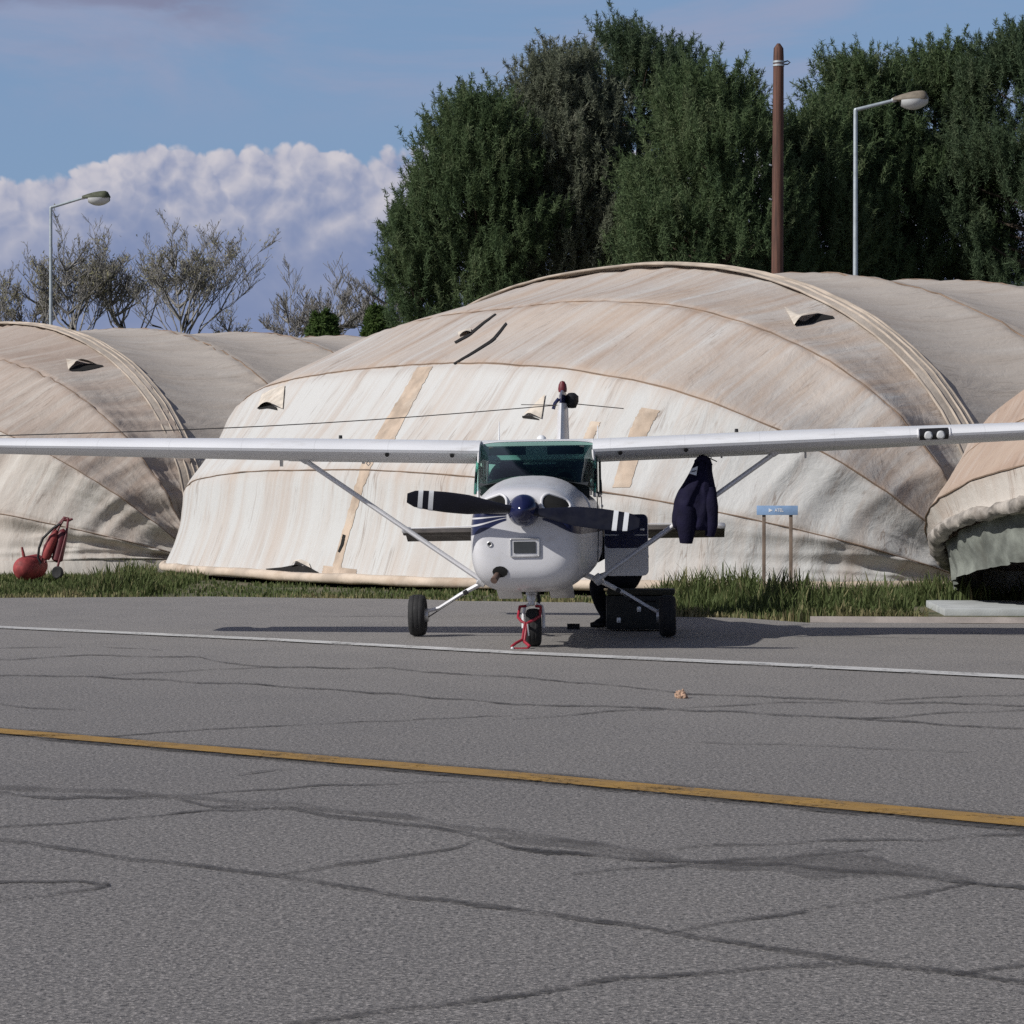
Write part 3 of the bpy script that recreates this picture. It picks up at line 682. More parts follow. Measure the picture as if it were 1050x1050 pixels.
# spinner and propeller
HUB = Vector((0, -2.93, 1.335))
PR = empty('propeller', HUB, (0, R(7.0), 0)); PR.parent = AC
mb = MB(); mb.lathe([(0, .0), (.012, .035), (.04, .066), (.09, .102), (.15, .128), (.22, .146), (.27, .153), (.30, .153), (.30, .0)], (0, -.17, 0), (0, 1, 0), 36); mb.build('spinner', M['navy'], PR)
def blade_part(x0, x1, s, name, mat, off=0.0):
    rings = []
    for i in range(15):
        x = x0 + (x1 - x0) * i / 14; q = x / 1.10
        ch = .92 * float(np.interp(q, [0, .12, .25, .45, .65, .85, .96, 1.0], [.08, .10, .165, .235, .235, .205, .17, .10]))
        th = float(np.interp(q, [0, .2, .5, 1], [.075, .05, .028, .010])) + off
        tw = R(float(np.interp(q, [0, .25, .5, .75, 1], [56, 44, 30, 22, 18])))
        rg = []
        for k in range(16):
            a = 2 * math.pi * k / 16; u = math.cos(a) * (ch / 2 + off); w = math.sin(a) * th / 2
            rg.append(Vector((s * x, -.02 + w * math.cos(tw) + u * math.sin(tw), s * (u * math.cos(tw) * 1.0 - w * math.sin(tw)))))
        rings.append(rg)
    mb = MB(); mb.loft(rings); return mb.build(name, mat, PR)
for s in (-1, 1):
    b = blade_part(.08, 1.10, s, 'blade', M['blade'])
    for a0, a1 in ((.85, .895), (.95, .995)):
        o = blade_part(a0, a1, s, 'tip_stripe', M['stripe_white'], .004); o.parent = b
# cabin
ws = []; NWX, NWY = 25, 10
for j in range(NWY):
    f = j / (NWY - 1); r = []
    for i in range(NWX):
        q = -1 + 2 * i / (NWX - 1); x = q * (.605 + (.595 - .605) * f)
        edge = abs(q) ** 5
        zb = 1.675 - .17 * abs(q) ** 3.2; yb = -1.40 + .42 * edge; yt = -.50 + .02 * edge
        r.append(Vector((x, yb + (yt - yb) * f, zb + (2.04 - .03 * edge - zb) * (f ** .80))))
    ws.append(r)
mb = MB(); mb.loft(ws, closed=False); wsho = mb.build('windshield', M['glass'], AC)
for s in (-1, 1):
    pl = MB(); pl.tube([ws[j][0 if s < 0 else -1] + Vector((s * .004, .01, 0)) for j in range(NWY)], .014, 8); pl.build('windshield_post', M['tailpaint'] if False else M['glass'], AC)
mb = MB(); mb.tube(ws[-1], .007, 8); mb.build('windshield_frame', M['whitepaint'], AC)
def side_quad(pts, s): return [Vector((s * x, y, z)) for x, y, z in pts]
for s in (-1, 1):
    # door window, rear window with rounded frame
    for nm, (y0, y1, z0, z1) in (('door_window', (-.62, .42, 1.50, 1.88)), ('rear_side_window', (.52, 1.35, 1.52, 1.84))):
        ol = rrect(y0, y1, z0, z1, .07)
        mb = MB(); mb.add([Vector((s * (.612 if y < .5 else .61 - .07 * max(0, y - .5)), y, z)) for y, z in ol], [tuple(range(len(ol)))])
        w = mb.build(nm, M['glass'], AC, smooth=False)
        e = [Vector((s * (.614 if y < .5 else .612 - .07 * max(0, y - .5)), y, z)) for y, z in ol]
        mb = MB(); mb.tube(e + [e[0], e[1]], .011, 6); mb.build('window_frame', M['interior'], w)
    # pillars
    for y, wd in ((-.69, .10), (.47, .09), (1.43, .12)):
        mb = MB(); mb.tube([(s * (.595 if y < 1 else .57), y, 1.46), (s * (.595 if y < 1 else .56), y + .03, 1.7), (s * (.585 if y < 1 else .55), y + .02, 1.94)], wd / 2, 8, (.35, 1), up=(1, 0, 0)); mb.build('cabin_pillar', M['whitepaint'], AC)
    # door outline strip and handle
    mb = MB(); mb.tube([(s * .622, .45, 1.46), (s * .632, .45, 1.2), (s * .622, .45, .8)], .006, 6); mb.build('door_gap', M['black'], AC); mb = MB(); mb.tube([(s * .617, -.66, 1.46), (s * .627, -.66, 1.2), (s * .615, -.66, .8)], .006, 6); mb.build('door_gap', M['black'], AC)
    mb = MB(); mb.box((s * .635, .3, 1.36), (.02, .14, .03), None, .008); mb.build('door_handle', M['steel'], AC)
# roof over the cabin and the tail cone fairing behind it
def airfoil(n=22):
    up, lo = [], []
    for i in range(n + 1):
        x = .5 * (1 - math.cos(math.pi * i / n)); t = .138
        yt = 5 * t * (.2969 * math.sqrt(x) - .126 * x - .3516 * x * x + .2843 * x ** 3 - .1036 * x ** 4)
        m, p = .022, .4; yc = m / p ** 2 * (2 * p * x - x * x) if x < p else m / (1 - p) ** 2 * (1 - 2 * p + 2 * p * x - x * x)
        up.append((x, yc + yt)); lo.append((x, yc - yt))
    return up, lo
UP, LO = airfoil()
def section(x, c0, c1, le_y, le_z, chord, inc=R(3.6)):
    """airfoil slice between chord fractions c0..c1 at span x"""
    xs = [c0 + (c1 - c0) * .5 * (1 - math.cos(math.pi * i / 14)) for i in range(15)]
    ux, uz = zip(*UP); lx, lz = zip(*LO)
    pts = [(q, float(np.interp(q, ux, uz))) for q in xs] + [(q, float(np.interp(q, lx, lz))) for q in reversed(xs)]
    ca, sa = math.cos(inc), math.sin(inc)
    return [Vector((x, le_y + chord * (q * ca + z * sa), le_z + chord * (-q * sa + z * ca))) for q, z in pts]
LEY, LEZ, DIH = -.72, 1.945, math.tan(R(1.6))
def wing_par(ax):
    ch = 1.62 if ax < 2.6 else 1.62 + (1.13 - 1.62) * (ax - 2.6) / 3.2
    ly = LEY + (0 if ax < 2.6 else .16 * (ax - 2.6) / 2.9)
    return ly, LEZ + (max(0, ax - .58)) * DIH, ch
mb = MB(); mb.loft([section(x, .16, 1, *((LEY, LEZ, 1.62))) for x in (-.575, -.3, 0, .3, .575)]); mb.build('cabin_roof', M['wing'], AC, angle=30)
for s in (-1, 1):
    sp = [.58, 1.0, 1.6, 2.2, 2.6, 3.1, 3.6, 4.2, 4.8, 5.4, 5.75]
    mb = MB()
    rings = [section(s * x, 0, .72, *wing_par(x)) for x in sp]
    mb.loft(rings)
    w = mb.build('wing', M['wing'], AC, angle=30)
    tip = []
    for q in range(7):
        f = q / 6; x = 5.75 + .32 * math.sin(f * math.pi / 2); ly, lz, ch = wing_par(5.75); k = max(.06, math.cos(f * math.pi / 2) ** .6)
        base = section(s * x, 0, 1, ly, lz + .09 * 0, ch)
        c = Vector((s * x, ly + ch * .45, lz + (x - 5.75) * DIH - ch * .45 * math.sin(R(3.6)) + .02))
        tip.append([Vector((s * x, c.y + (p.y - c.y) * (.35 + .65 * k), c.z + (p.z - c.z) * k)) for p in base])
    mb = MB(); mb.loft(tip); mb.build('wing_tip', M['wing'], w, angle=50)
    mb = MB(); mb.loft([section(s * x, .727, 1, *(lambda p: (p[0], p[1] - .006, p[2]))(wing_par(x))) for x in (.62, 1.6, 2.6, 2.72)]); mb.build('flap', M['wing'], w, angle=30)
    mb = MB(); mb.loft([section(s * x, .727, 1, *wing_par(x)) for x in (2.76, 3.6, 4.6, 5.5)]); mb.build('aileron', M['wing'], w, angle=30)
    # strut
    lo = Vector((s * .60, -.28, .60)); hi = Vector((s * 2.50, -.22, 1.90 + 1.9 * DIH * .4))
    mb = MB(); mb.tube([lo, lo.lerp(hi, .5), hi], .062, 14, (.42, 1), up=(0, 0, 1)); st = mb.build('wing_strut', M['whitepaint'], AC)
    mb = MB(); mb.box(hi + Vector((s * -.02, 0, .0)), (.18, .14, .09), Matrix.Rotation(-s * R(33), 3, 'Y'), .02); mb.build('strut_fairing', M['alu'], st)
    mb = MB(); mb.lathe([(-.05, .0), (-.04, .055), (.04, .06), (.07, 0)], lo, (s * .83, 0, .55), 14); mb.build('strut_cuff', M['alu'], st)
    # vents on the leading edge, filler cap, tie-down ring, flap hinge brackets
    for ax in (.86, 1.53):
        ly, lz, ch = wing_par(ax); mb = MB(); mb.lathe([(-.012, 0), (-.010, .022), (.02, .022), (.02, 0)], (s * ax, ly + .028, lz - .050), (0, 1, .6), 12); mb.build('air_vent', M['black'], w)
    ly, lz, ch = wing_par(2.05); mb = MB(); mb.lathe([(0, .02), (.035, .018), (.035, 0)], (s * 2.05, ly + .35, lz + .115), (0, 0, 1), 12); mb.build('fuel_cap', M['black'], w)
    ly, lz, ch = wing_par(2.8); mb = MB(); mb.box((s * 2.78, ly + 1.05, lz - .14), (.02, .12, .07)); mb.build('hinge_bracket', M['alu'], w); mb = MB(); mb.box((s * 1.9, ly + 1.05, lz - .13), (.02, .12, .06)); mb.build('hinge_bracket', M['alu'], w)
    # tie-down ring
    mb = MB(); mb.tube([(s * 1.77, -.30, 1.87), (s * 1.77 - .02, -.31, 1.84), (s * 1.77, -.31, 1.815), (s * 1.77 + .02, -.31, 1.84), (s * 1.77, -.30, 1.87)], .006, 6); mb.build('tie_down_ring', M['steel'], w)
    # main gear leg, wheel
    zc = .222 + s * -.0191 * -1 * (-1)
    zc = .222 - s * .0191
    hubp = Vector((s * 1.22, 0.0, zc + .04))
    mb = MB(); mb.tube([(s * .42, 0, .66), (s * .62, 0, .575), (s * .85, 0, .455), (s * 1.08, 0, .315), hubp], [.042, .036, .030, .026, .024], 12, (.75, 1.25), up=(0, 0, 1)); gl = mb.build('main_gear_leg', M['whitepaint'], AC)
    mb = MB(); mb.box((s * .80, -.02, .475), (.05, .06, .05), Matrix.Rotation(s * R(30), 3, 'Y'), .01); mb.tube([(s * .84, -.03, .45), (s * 1.0, -.035, .345), (s * 1.2, -.03, .22)], .007, 6); mb.build('brake_line', M['black'], gl)
    def wheel(c, rad, wid, parent, ax=1.0):
        wr = empty('wheel', c); wr.parent = parent
        h = wid / 2
        prof = [(-h * .62, rad * .50), (-h * .85, rad * .66), (-h, rad * .80), (-h * .90, rad * .92), (-h * .55, rad * .985), (-.004 - h * .3, rad), (-h * .3, rad * .985), (-h * .22, rad), (h * .22, rad), (h * .3, rad * .985), (h * .3 + .004, rad), (h * .55, rad * .985), (h * .90, rad * .92), (h, rad * .80), (h * .85, rad * .66), (h * .62, rad * .50)]
        mb = MB(); mb.lathe(prof, (0, 0, 0), (1, 0, 0), 40); mb.build('tyre', M['tyre'], wr, angle=60)
        mb = MB(); mb.lathe([(-h * .75, 0), (-h * .75, rad * .2), (-h * .68, rad * .24), (-h * .66, rad * .47), (-h * .6, rad * .52), (h * .6, rad * .52), (h * .66, rad * .47), (h * .68, rad * .24), (h * .8, rad * .16), (h * .8, 0)], (0, 0, 0), (1, 0, 0), 24); mb.build('rim', M['alu'], wr, angle=50)
        return wr
    wheel((s * 1.31, 0, zc), .218, .175, AC)
    mb = MB(); mb.lathe([(-.02, 0), (-.02, .07), (.02, .07), (.02, 0)], (s * 1.215, 0, zc), (1, 0, 0), 16); mb.build('brake_disc', M['steel'], gl)
# landing lights in the leading edge on one wing only
ly, lz, ch = wing_par(4.06)
w0 = [o for o in AC.children if o.name.startswith('wing') and not o.name.startswith(('wing_', 'windshield'))][-1]
rings = []
for x in (3.90, 4.19):
    l2, z2, c2 = wing_par(x); k = []
    for a in range(12):
        f = a / 11; q = (abs(f - .5) * 2) ** 2 * .045
        zz = float(np.interp(q, *zip(*UP))) if f < .5 else float(np.interp(q, *zip(*LO)))
        k.append(Vector((x, l2 + c2 * (q) - .006, z2 + c2 * (zz * 1.0 - q * .045) + (.004 if f < .5 else -.004))))
    rings.append(k)
mb = MB(); mb.loft(rings, closed=False); ll = mb.build('landing_light', M['black'], w0)
for x in (3.985, 4.11):
    l2, z2, c2 = wing_par(x)
    mb = MB(); mb.lathe([(-.012, 0), (-.010, .03), (.006, .043), (.012, .045), (.012, 0)], (x, l2 - .012, z2 - .012), (0, 1, 0), 18); mb.build('lamp', M['lens'], ll)
for x in (3.885, 4.205):
    l2, z2, c2 = wing_par(x); mb = MB(); mb.tube([(x, l2 + c2 * q - .004, z2 + c2 * float(np.interp(q, *zip(*U_)))) for q, U_ in ((.045, UP), (.02, UP), (.005, UP), (0, UP), (.005, LO), (.02, LO), (.045, LO))], .008, 6); mb.build('light_frame', M['whitepaint'], ll)
# roof fairing behind the cabin down to the tail cone, with its rear window
rr = []
for f in np.linspace(0, 1, 8):
    y = .82 + f * 1.7; zt = 1.915 - .40 * f ** 1.3; hw = .62 - .25 * f
    rr.append([Vector((hw * math.copysign(abs(math.cos(a)) ** .55, math.cos(a)), y, 1.48 + (zt - 1.48) * math.sin(a) ** .6)) for a in np.linspace(.0, math.pi, 25)])
mb = MB(); mb.loft(rr[4:], closed=False); mb.build('tail_fairing', M['fuselage'], AC)
mb = MB(); mb.loft(rr[:5], closed=False); mb.build('rear_window', M['glass'], AC)
mb = MB(); mb.box((0, .25, 1.875), (1.08, 1.3, .02)); mb.build('headliner', M['interior'], AC)
# dashboard, seats, visors
mb = MB(); mb.loft([[Vector((x, y, z + .10 * math.cos(x * 2.4))) for x in np.linspace(-.55, .55, 15)] for y, z in ((-1.36, 1.545), (-1.12, 1.585), (-.95, 1.585), (-.93, 1.40))], closed=False); mb.build('dashboard', M['interior'], AC)
mb = MB(); mb.box((0, .1, 1.565), (1.14, 2.0, .01)); mb.build('cabin_floor', M['interior'], AC)
for x in (-.29, .29):
    mb = MB(); mb.box((x, -.05, 1.66), (.42, .14, .22), None, .05); mb.box((x, -.05, 1.83), (.24, .09, .14), None, .04); mb.build('cabin_seat', M['seat'], AC)
for x in (-.30, .30):
    mb = MB(); mb.box((x, -.60, 1.94), (.38, .02, .09), Matrix.Rotation(R(25), 3, 'X'), .006); mb.build('sun_visor', M['seat'], AC)
mb = MB(); mb.lathe([(0, .10), (.02, .115), (.04, .10)], (.30, -.90, 1.62), (0, 1, .3), 18); mb.build('control_yoke', M['black'], AC)
mb = MB(); mb.box((0, 1.25, 1.70), (.95, .05, .26), Matrix.Rotation(R(20), 3, 'X'), .03); mb.build('rear_seat', M['seat'], AC)
# open baggage door on the right of the picture: hinged at its front edge
DR = empty('baggage_door', (.632, 1.02, 0), (0, 0, R(-9))); DR.parent = AC
ol = rrect(0.0, .475, .60, 1.265, .06)
mb = MB(); mb.loft([[Vector((x, -.012 + .02 * math.sin(math.pi * x / .475), z)) for x, z in ol], [Vector((x, .022 + .02 * math.sin(math.pi * x / .475), z)) for x, z in ol]]); mb.build('door_panel', M['whitepaint'], DR, angle=30)
ol = rrect(.004, .472, .90, 1.263, .05)
mb = MB(); mb.loft([[Vector((x, -.016 + .02 * math.sin(math.pi * x / .475), z)) for x, z in ol], [Vector((x, -.010 + .02 * math.sin(math.pi * x / .475), z)) for x, z in ol]]); mb.build('stripe', M['navy'], DR, angle=30)
mb = MB(); mb.tube([(.01, -.019, 1.045), (.24, -.001, 1.04), (.465, -.019, 1.04)], .006, 6); mb.build('pinstripe', M['stripe_white'], DR)
mb = MB(); mb.box((.42, -.022, 1.10), (.05, .02, .025), None, .006); mb.build('latch', M['steel'], DR)
# tail
def fin_ring(z, y0, y1, t):
    n = 10; return [Vector((t / 2 * math.sin(math.pi * (i / n)) ** .8 * 1, y0 + (y1 - y0) * (i / n), z)) for i in range(n + 1)] + [Vector((-t / 2 * math.sin(math.pi * (i / n)) ** .8, y0 + (y1 - y0) * (i / n), z)) for i in range(n - 1, 0, -1)]
mb = MB(); mb.loft([fin_ring(1.25, 3.5, 5.05, .19), fin_ring(1.6, 3.95, 5.12, .165), fin_ring(2.2, 4.45, 5.25, .135), fin_ring(2.62, 4.8, 5.33, .11)]); fin = mb.build('fin', M['whitepaint'], AC)
mb = MB(); mb.loft([fin_ring(1.20, 5.07, 5.62, .16), fin_ring(2.0, 5.22, 5.64, .13), fin_ring(2.62, 5.34, 5.66, .10)]); mb.build('rudder', M['whitepaint'], AC)
mb = MB(); mb.loft([fin_ring(2.62, 4.78, 5.67, .095), fin_ring(2.72, 4.84, 5.67, .10), fin_ring(2.78, 4.92, 5.62, .06)]); mb.build('fin_cap', M['navy'], fin)
mb = MB(); mb.lathe([(0, .05), (.04, .055), (.09, .048), (.13, .028), (.14, 0)], (0, 5.15, 2.765), (0, 0, 1), 16); mb.build('beacon', M['maroon'], fin)
mb = MB(); mb.lathe([(-.10, 0), (-.095, .05), (-.02, .085), (.05, .085), (.09, .04), (.095, 0)], (.115, 5.1, 2.66), (0, 0, 1), 14); mb.build('tail_light', M['black'], fin)
mb = MB(); mb.tube([(-.04, 5.0, 2.68), (-.09, 5.0, 2.62), (-.11, 5.0, 2.55)], .022, 8); mb.build('antenna_bracket', M['navy'], fin)
for s in (-1, 1):
    rg = []; rg2 = []
    for x in (.04, .6, 1.3, 1.85, 1.97):
        k = 1 - .32 * (x / 2); c = .92 * k; ly = 4.42 + .16 * x; z = 1.06
        if x > 1.9: c *= .9; ly += .04
        def foil(c0, c1, ly=ly, c=c, z=z, x=x, dz=0):
            xs = [c0 + (c1 - c0) * i / 8 for i in range(9)]
            th = lambda q: .105 * c * (1.6 * math.sqrt(max(q, 0)) * (1 - q) + .02)
            return [Vector((s * x, ly + c * q, z + th(q) - dz * (q - c0))) for q in xs] + [Vector((s * x, ly + c * q, z - th(q) - dz * (q - c0))) for q in reversed(xs)]
        rg.append(foil(0, .6)); rg2.append(foil(.61, 1.0, dz=.30))
    mb = MB(); mb.loft(rg); t_ = mb.build('tailplane', M['tailpaint'], AC)
    mb = MB(); mb.loft(rg2); mb.build('elevator', M['tailpaint'], t_)
    mb = MB(); mb.tube([(s * .3, 4.56, 1.135), (s * 1.2, 4.72, 1.125), (s * 1.9, 4.83, 1.11)], .008, 6); mb.build('hinge_strip', M['whitepaint'], t_)
    mb = MB(); mb.box((s * 1.93, 4.86, 1.09), (.10, .30, .075), None, .03); mb.build('tip_cap', M['steel'], t_)
# aerials
top = Vector((-.06, 5.0, 2.60))
for s, mat in ((-1, 'rope'), (1, 'rope')):
    ly, lz, ch = wing_par(5.8)
    if s < 0:
        mb = MB(); e = Vector((s * 5.8, ly + .2, lz + .10)); mb.tube([top.lerp(e, t) - Vector((0, 0, .06 * math.sin(math.pi * t))) for t in np.linspace(0, 1, 12)], .006, 5); mb.build('antenna_wire', M[mat], AC)
    else:
        mb = MB(); e = Vector((.75, 5.2, 2.55)); mb.tube([Vector((.1, 5.05, 2.62)), e], .006, 5); mb.build('antenna_rod', M[mat], AC)
mb = MB(); mb.tube([top, (-.5, 4.9, 2.61)], .005, 5); mb.build('antenna_rod', M['rope'], AC)
for x, h in ((-.44, .19), (.60, .13)):
    mb = MB(); mb.tube([(x, .2, 2.05), (x, .24, 2.08 + h)], [.008, .004], 6); mb.build('whip_antenna', M['stripe_white'], AC)
mb = MB(); mb.lathe([(0, .05), (.02, .045), (.04, .02), (.045, 0)], (.02, .0, 2.07), (0, 0, 1), 14); mb.build('dome_antenna', M['stripe_white'], AC)
# nose gear
mb = MB(); mb.tube([(0, -1.78, .62), (0, -1.80, .50)], .058, 14); mb.tube([(0, -1.80, .52), (0, -1.83, .40)], .032, 14); mb.lathe([(0, .045), (.03, .05), (.06, .045)], (0, -1.81, .44), (0, .1, 1), 14); ng = mb.build('nose_gear_strut', M['steel'], AC)
NW = Vector((.02, -1.88, .186))
mb = MB()
for s in (-1, 1): mb.tube([(.02 + s * .03, -1.83, .415), (.02 + s * .085, -1.85, .39), (.02 + s * .10, -1.87, .30), (.02 + s * .10, -1.88, .18)], .017, 8)
mb.build('fork', M['whitepaint'], ng)
wheel((NW.x, NW.y, NW.z), .186, .145, AC)
mb = MB(); mb.lathe([(-.06, .02), (-.05, .13), (.02, .16), (.03, 0)], (0, -1.74, .585), (0, 0, 1), 18); mb.build('gear_well', M['dark'], AC)
mb = MB(); mb.tube([(.05, -1.76, .55), (.07, -1.72, .45), (.05, -1.75, .38)], .02, 8); mb.build('shimmy_damper', M['black'], ng)

# ------------------------------------------------------------------ tow bar on the nose wheel
TB = empty('tow_bar', tuple(G(537, 664)))
tag(TB, 'red tubular tow bar hooked on the nose wheel of the plane', 'tow bar')
def tb(lst, D): return [W(x, y, d) - TB.location for (x, y), d in zip(lst, D)]
mb = MB()
mb.tube(tb([(539, 621.5), (533, 622), (531.2, 633), (535, 637.5), (538.5, 639), (537, 648), (535.5, 657)], [26.75, 26.7, 26.6, 26.5, 26.48, 26.42, 26.4]), .0145, 8)
mb.tube(tb([(549.5, 621.5), (554.5, 622), (553.5, 632), (548, 635.5), (540.5, 639), (539, 648), (537.5, 658)], [26.75, 26.7, 26.6, 26.5, 26.48, 26.42, 26.4]), .0145, 8)
mb.build('yoke_tube', M['redtube'], TB)
mb = MB(); mb.tube(tb([(535.5, 656), (529, 659.5), (524.6, 663), (525.6, 665.3), (533, 665.6), (540.5, 665.2), (543, 662.5), (540, 660), (537, 657.5)], [26.4, 26.35, 26.32, 26.3, 26.3, 26.3, 26.32, 26.36, 26.4]), .0145, 8); mb.build('handle', M['redtube'], TB)
mb = MB(); mb.lathe([(-.02, 0), (-.018, .014), (.012, .016), (.014, 0)], W(525.4, 665.2, 26.28) - TB.location, (0, 1, .3), 10); mb.build('end_cap', M['stripe_white'], TB)
mb = MB(); mb.tube(tb([(541, 640), (541.8, 647), (542.2, 652)], [26.45, 26.42, 26.42]), .007, 6); mb.build('lock_pin', M['steel'], TB)

# ------------------------------------------------------------------ jacket hung under the wing
JC = Vector(((712 - CX) / F * 28.15, 28.15, 1.09))
JK = empty('jacket', JC); tag(JK, 'dark navy jacket with a white shoulder label hanging from under the wing by the strut', 'jacket')
def jp(px, py, d=0.0): return W(px, py, 28.15 + d) - JC
rings = []
outl0 = [(468.5, 717, 723, .03), (471, 713.5, 727.5, .05), (476, 711.5, 729, .065), (482, 708.5, 729.5, .08), (492, 702, 732, .10), (503, 696, 734, .12), (515, 691.5, 735, .13), (526, 689, 735.5, .135), (535, 688.5, 735.5, .13), (540, 690, 735, .12), (543.5, 694, 734, .10)]
outl = []
for (a_, b_) in zip(outl0, outl0[1:]):
    for q in range(4): outl.append(tuple(u_ + (v_ - u_) * q / 4 for u_, v_ in zip(a_, b_)))
outl.append(outl0[-1])
for y, x0, x1, dp in outl:
    k = []
    for i in range(64):
        a = 2 * math.pi * i / 64; c, s = math.cos(a), math.sin(a)
        fold = 1 + .34 * noise.noise((c * 1.9, s * 1.9, y * .03)) + .16 * math.sin(5 * a + y * .05) * min(1, (y - 468) / 40)
        p = jp((x0 + x1) / 2 + (x1 - x0) / 2 * c, y + 2.2 * noise.noise((c * 2, s * 2, 4)) * (y > 535)); k.append(p + Vector((.018 * noise.noise((a * 2.2, y * .05, 8)), s * dp * fold - .035 * abs(noise.noise((a * 3.0 + y * .03, y * .045, 2))) * (s < 0), 0)))
    rings.append(k)
mb = MB(); mb.loft(rings); mb.build('jacket_body', M['jacket'], JK, angle=70)
mb = MB()
mb.tube([jp(704, 520, -.10), jp(703, 535, -.12), jp(704, 548, -.11), jp(703.5, 557, -.10)], [.09, .10, .085, .065], 14, (1, .7), up=(1, 0, 0)); mb.build('sleeve', M['jacket'], JK)
mb = MB(); mb.tube([jp(728, 500, -.07), jp(729.5, 520, -.10), jp(730, 538, -.09), jp(727.5, 550, -.08)], [.06, .07, .062, .05], 14, (1, .7), up=(1, 0, 0)); mb.build('sleeve', M['jacket'], JK)
mb = MB(); mb.tube([jp(713, 474, -.03), jp(718, 469.5, -.05), jp(723, 470, -.05), jp(728, 477, -.03), jp(727, 481, -.03)], [.02, .03, .034, .03, .015], 10); mb.build('collar', M['jacket'], JK)
mb = MB(); mb.tube([jp(720, 470), jp(719, 466), Vector((1.77 * .998 + .32 + .03, 28.2, 1.83)) - JC], .006, 6); mb.build('hanger_loop', M['jacket'], JK)
mb = MB(); mb.add([jp(709.5, 480.5, -.135), jp(715.5, 478, -.125), jp(714, 487.5, -.145), jp(706.5, 485.5, -.15)], [(0, 1, 2, 3)]); mb.build('label', M['stripe_white'], JK, smooth=False)
mb = MB(); mb.tube([jp(709, 483.6, -.153), jp(714, 482.6, -.146)], .005, 5); mb.build('label_print', M['jacket'], JK)

# ------------------------------------------------------------------ person crouching at the open baggage door
def skin_figure(name, V, E, rad, mat, parent, sub=2):
    me = bpy.data.meshes.new(name + '_cage'); me.from_pydata([tuple(v) for v in V], E, [])
    o = bpy.data.objects.new(name + '_cage', me); COL.objects.link(o)
    o.modifiers.new('s', 'SKIN'); ss = o.modifiers.new('u', 'SUBSURF'); ss.levels = sub; ss.render_levels = sub
    for i, r in enumerate(rad): me.skin_vertices[0].data[i].radius = (r, r) if not isinstance(r, tuple) else r
    me.skin_vertices[0].data[0].use_root = True
    dg = bpy.context.evaluated_depsgraph_get(); dg.update()
    m2 = bpy.data.meshes.new_from_object(o.evaluated_get(dg)); m2.name = name
    bpy.data.objects.remove(o); bpy.data.meshes.remove(me)
    for p in m2.polygons: p.use_smooth = True
    return link(name, m2, mat, parent)
PX = Vector((1.13, 30.55, 0)); PS = empty('person', PX)
tag(PS, 'person in dark clothes crouching at the open baggage door behind the plane', 'person')
# local: faces -x (towards the fuselage)
j = dict(pel=(.29, 0, .58), sp1=(.27, 0, .72), sp2=(.09, 0, .83), chest=(-.02, 0, .91), neck=(-.14, 0, .97), head=(-.20, 0, 1.00),
         hipL=(.19, -.10, .56), knL=(-.22, -.14, .52), anL=(-.07, -.14, .10), toL=(-.22, -.15, .04),
         hipR=(.19, .10, .54), knR=(-.10, .20, .14), anR=(.32, .17, .10), toR=(.42, .17, .03),
         shL=(-.02, -.19, .91), elL=(-.22, -.22, .76), wrL=(-.40, -.16, .84),
         shR=(-.02, .19, .91), elR=(-.24, .22, .78), wrR=(-.42, .14, .82))
names = list(j); V = [Vector(j[n]) for n in names]; ix = {n: i for i, n in enumerate(names)}
E_ = [('pel', 'sp1'), ('sp1', 'sp2'), ('sp2', 'chest'), ('chest', 'neck'), ('neck', 'head'), ('pel', 'hipL'), ('hipL', 'knL'), ('knL', 'anL'), ('anL', 'toL'), ('pel', 'hipR'), ('hipR', 'knR'), ('knR', 'anR'), ('anR', 'toR'), ('chest', 'shL'), ('shL', 'elL'), ('elL', 'wrL'), ('chest', 'shR'), ('shR', 'elR'), ('elR', 'wrR')]
rd = dict(pel=.17, sp1=.18, sp2=.175, chest=.16, neck=.06, head=.06, hipL=.14, knL=.11, anL=.075, toL=.04, hipR=.11, knR=.075, anR=.055, toR=.04, shL=.075, elL=.055, wrL=.04, shR=.075, elR=.055, wrR=.04)
V2 = list(V); E2 = [(ix[a], ix[b]) for a, b in E_]; R2 = [rd[n] for n in names]
skin_figure('body', V2, E2, R2, M['cloth'], PS)
mb = MB(); hd = []
for i in range(13):
    f = i / 12; a = math.pi * f; r = math.sin(a)
    z = 1.06 - .125 * math.cos(a)
    hd.append([Vector((-.25 + r * (.095 * math.cos(t) * (1.08 if math.cos(t) < 0 else 1.0)) - (.018 if (abs(math.cos(t) + 1) < .03 and .4 < f < .62) else 0), r * .074 * math.sin(t) * (.88 + .12 * f), z)) for t in np.linspace(0, 2 * math.pi, 24, endpoint=False)])
mb.loft(hd); mb.build('head', M['skin'], PS)
mb = MB(); mb.loft([[Vector((-.24 + r * .106 * math.cos(t), r * .084 * math.sin(t), z)) for t in np.linspace(0, 2 * math.pi, 20, endpoint=False)] for r, z in ((.85, 1.09), (.98, 1.12), (.9, 1.155), (.6, 1.185), (.15, 1.195))]); mb.build('hair', M['hair'], PS)
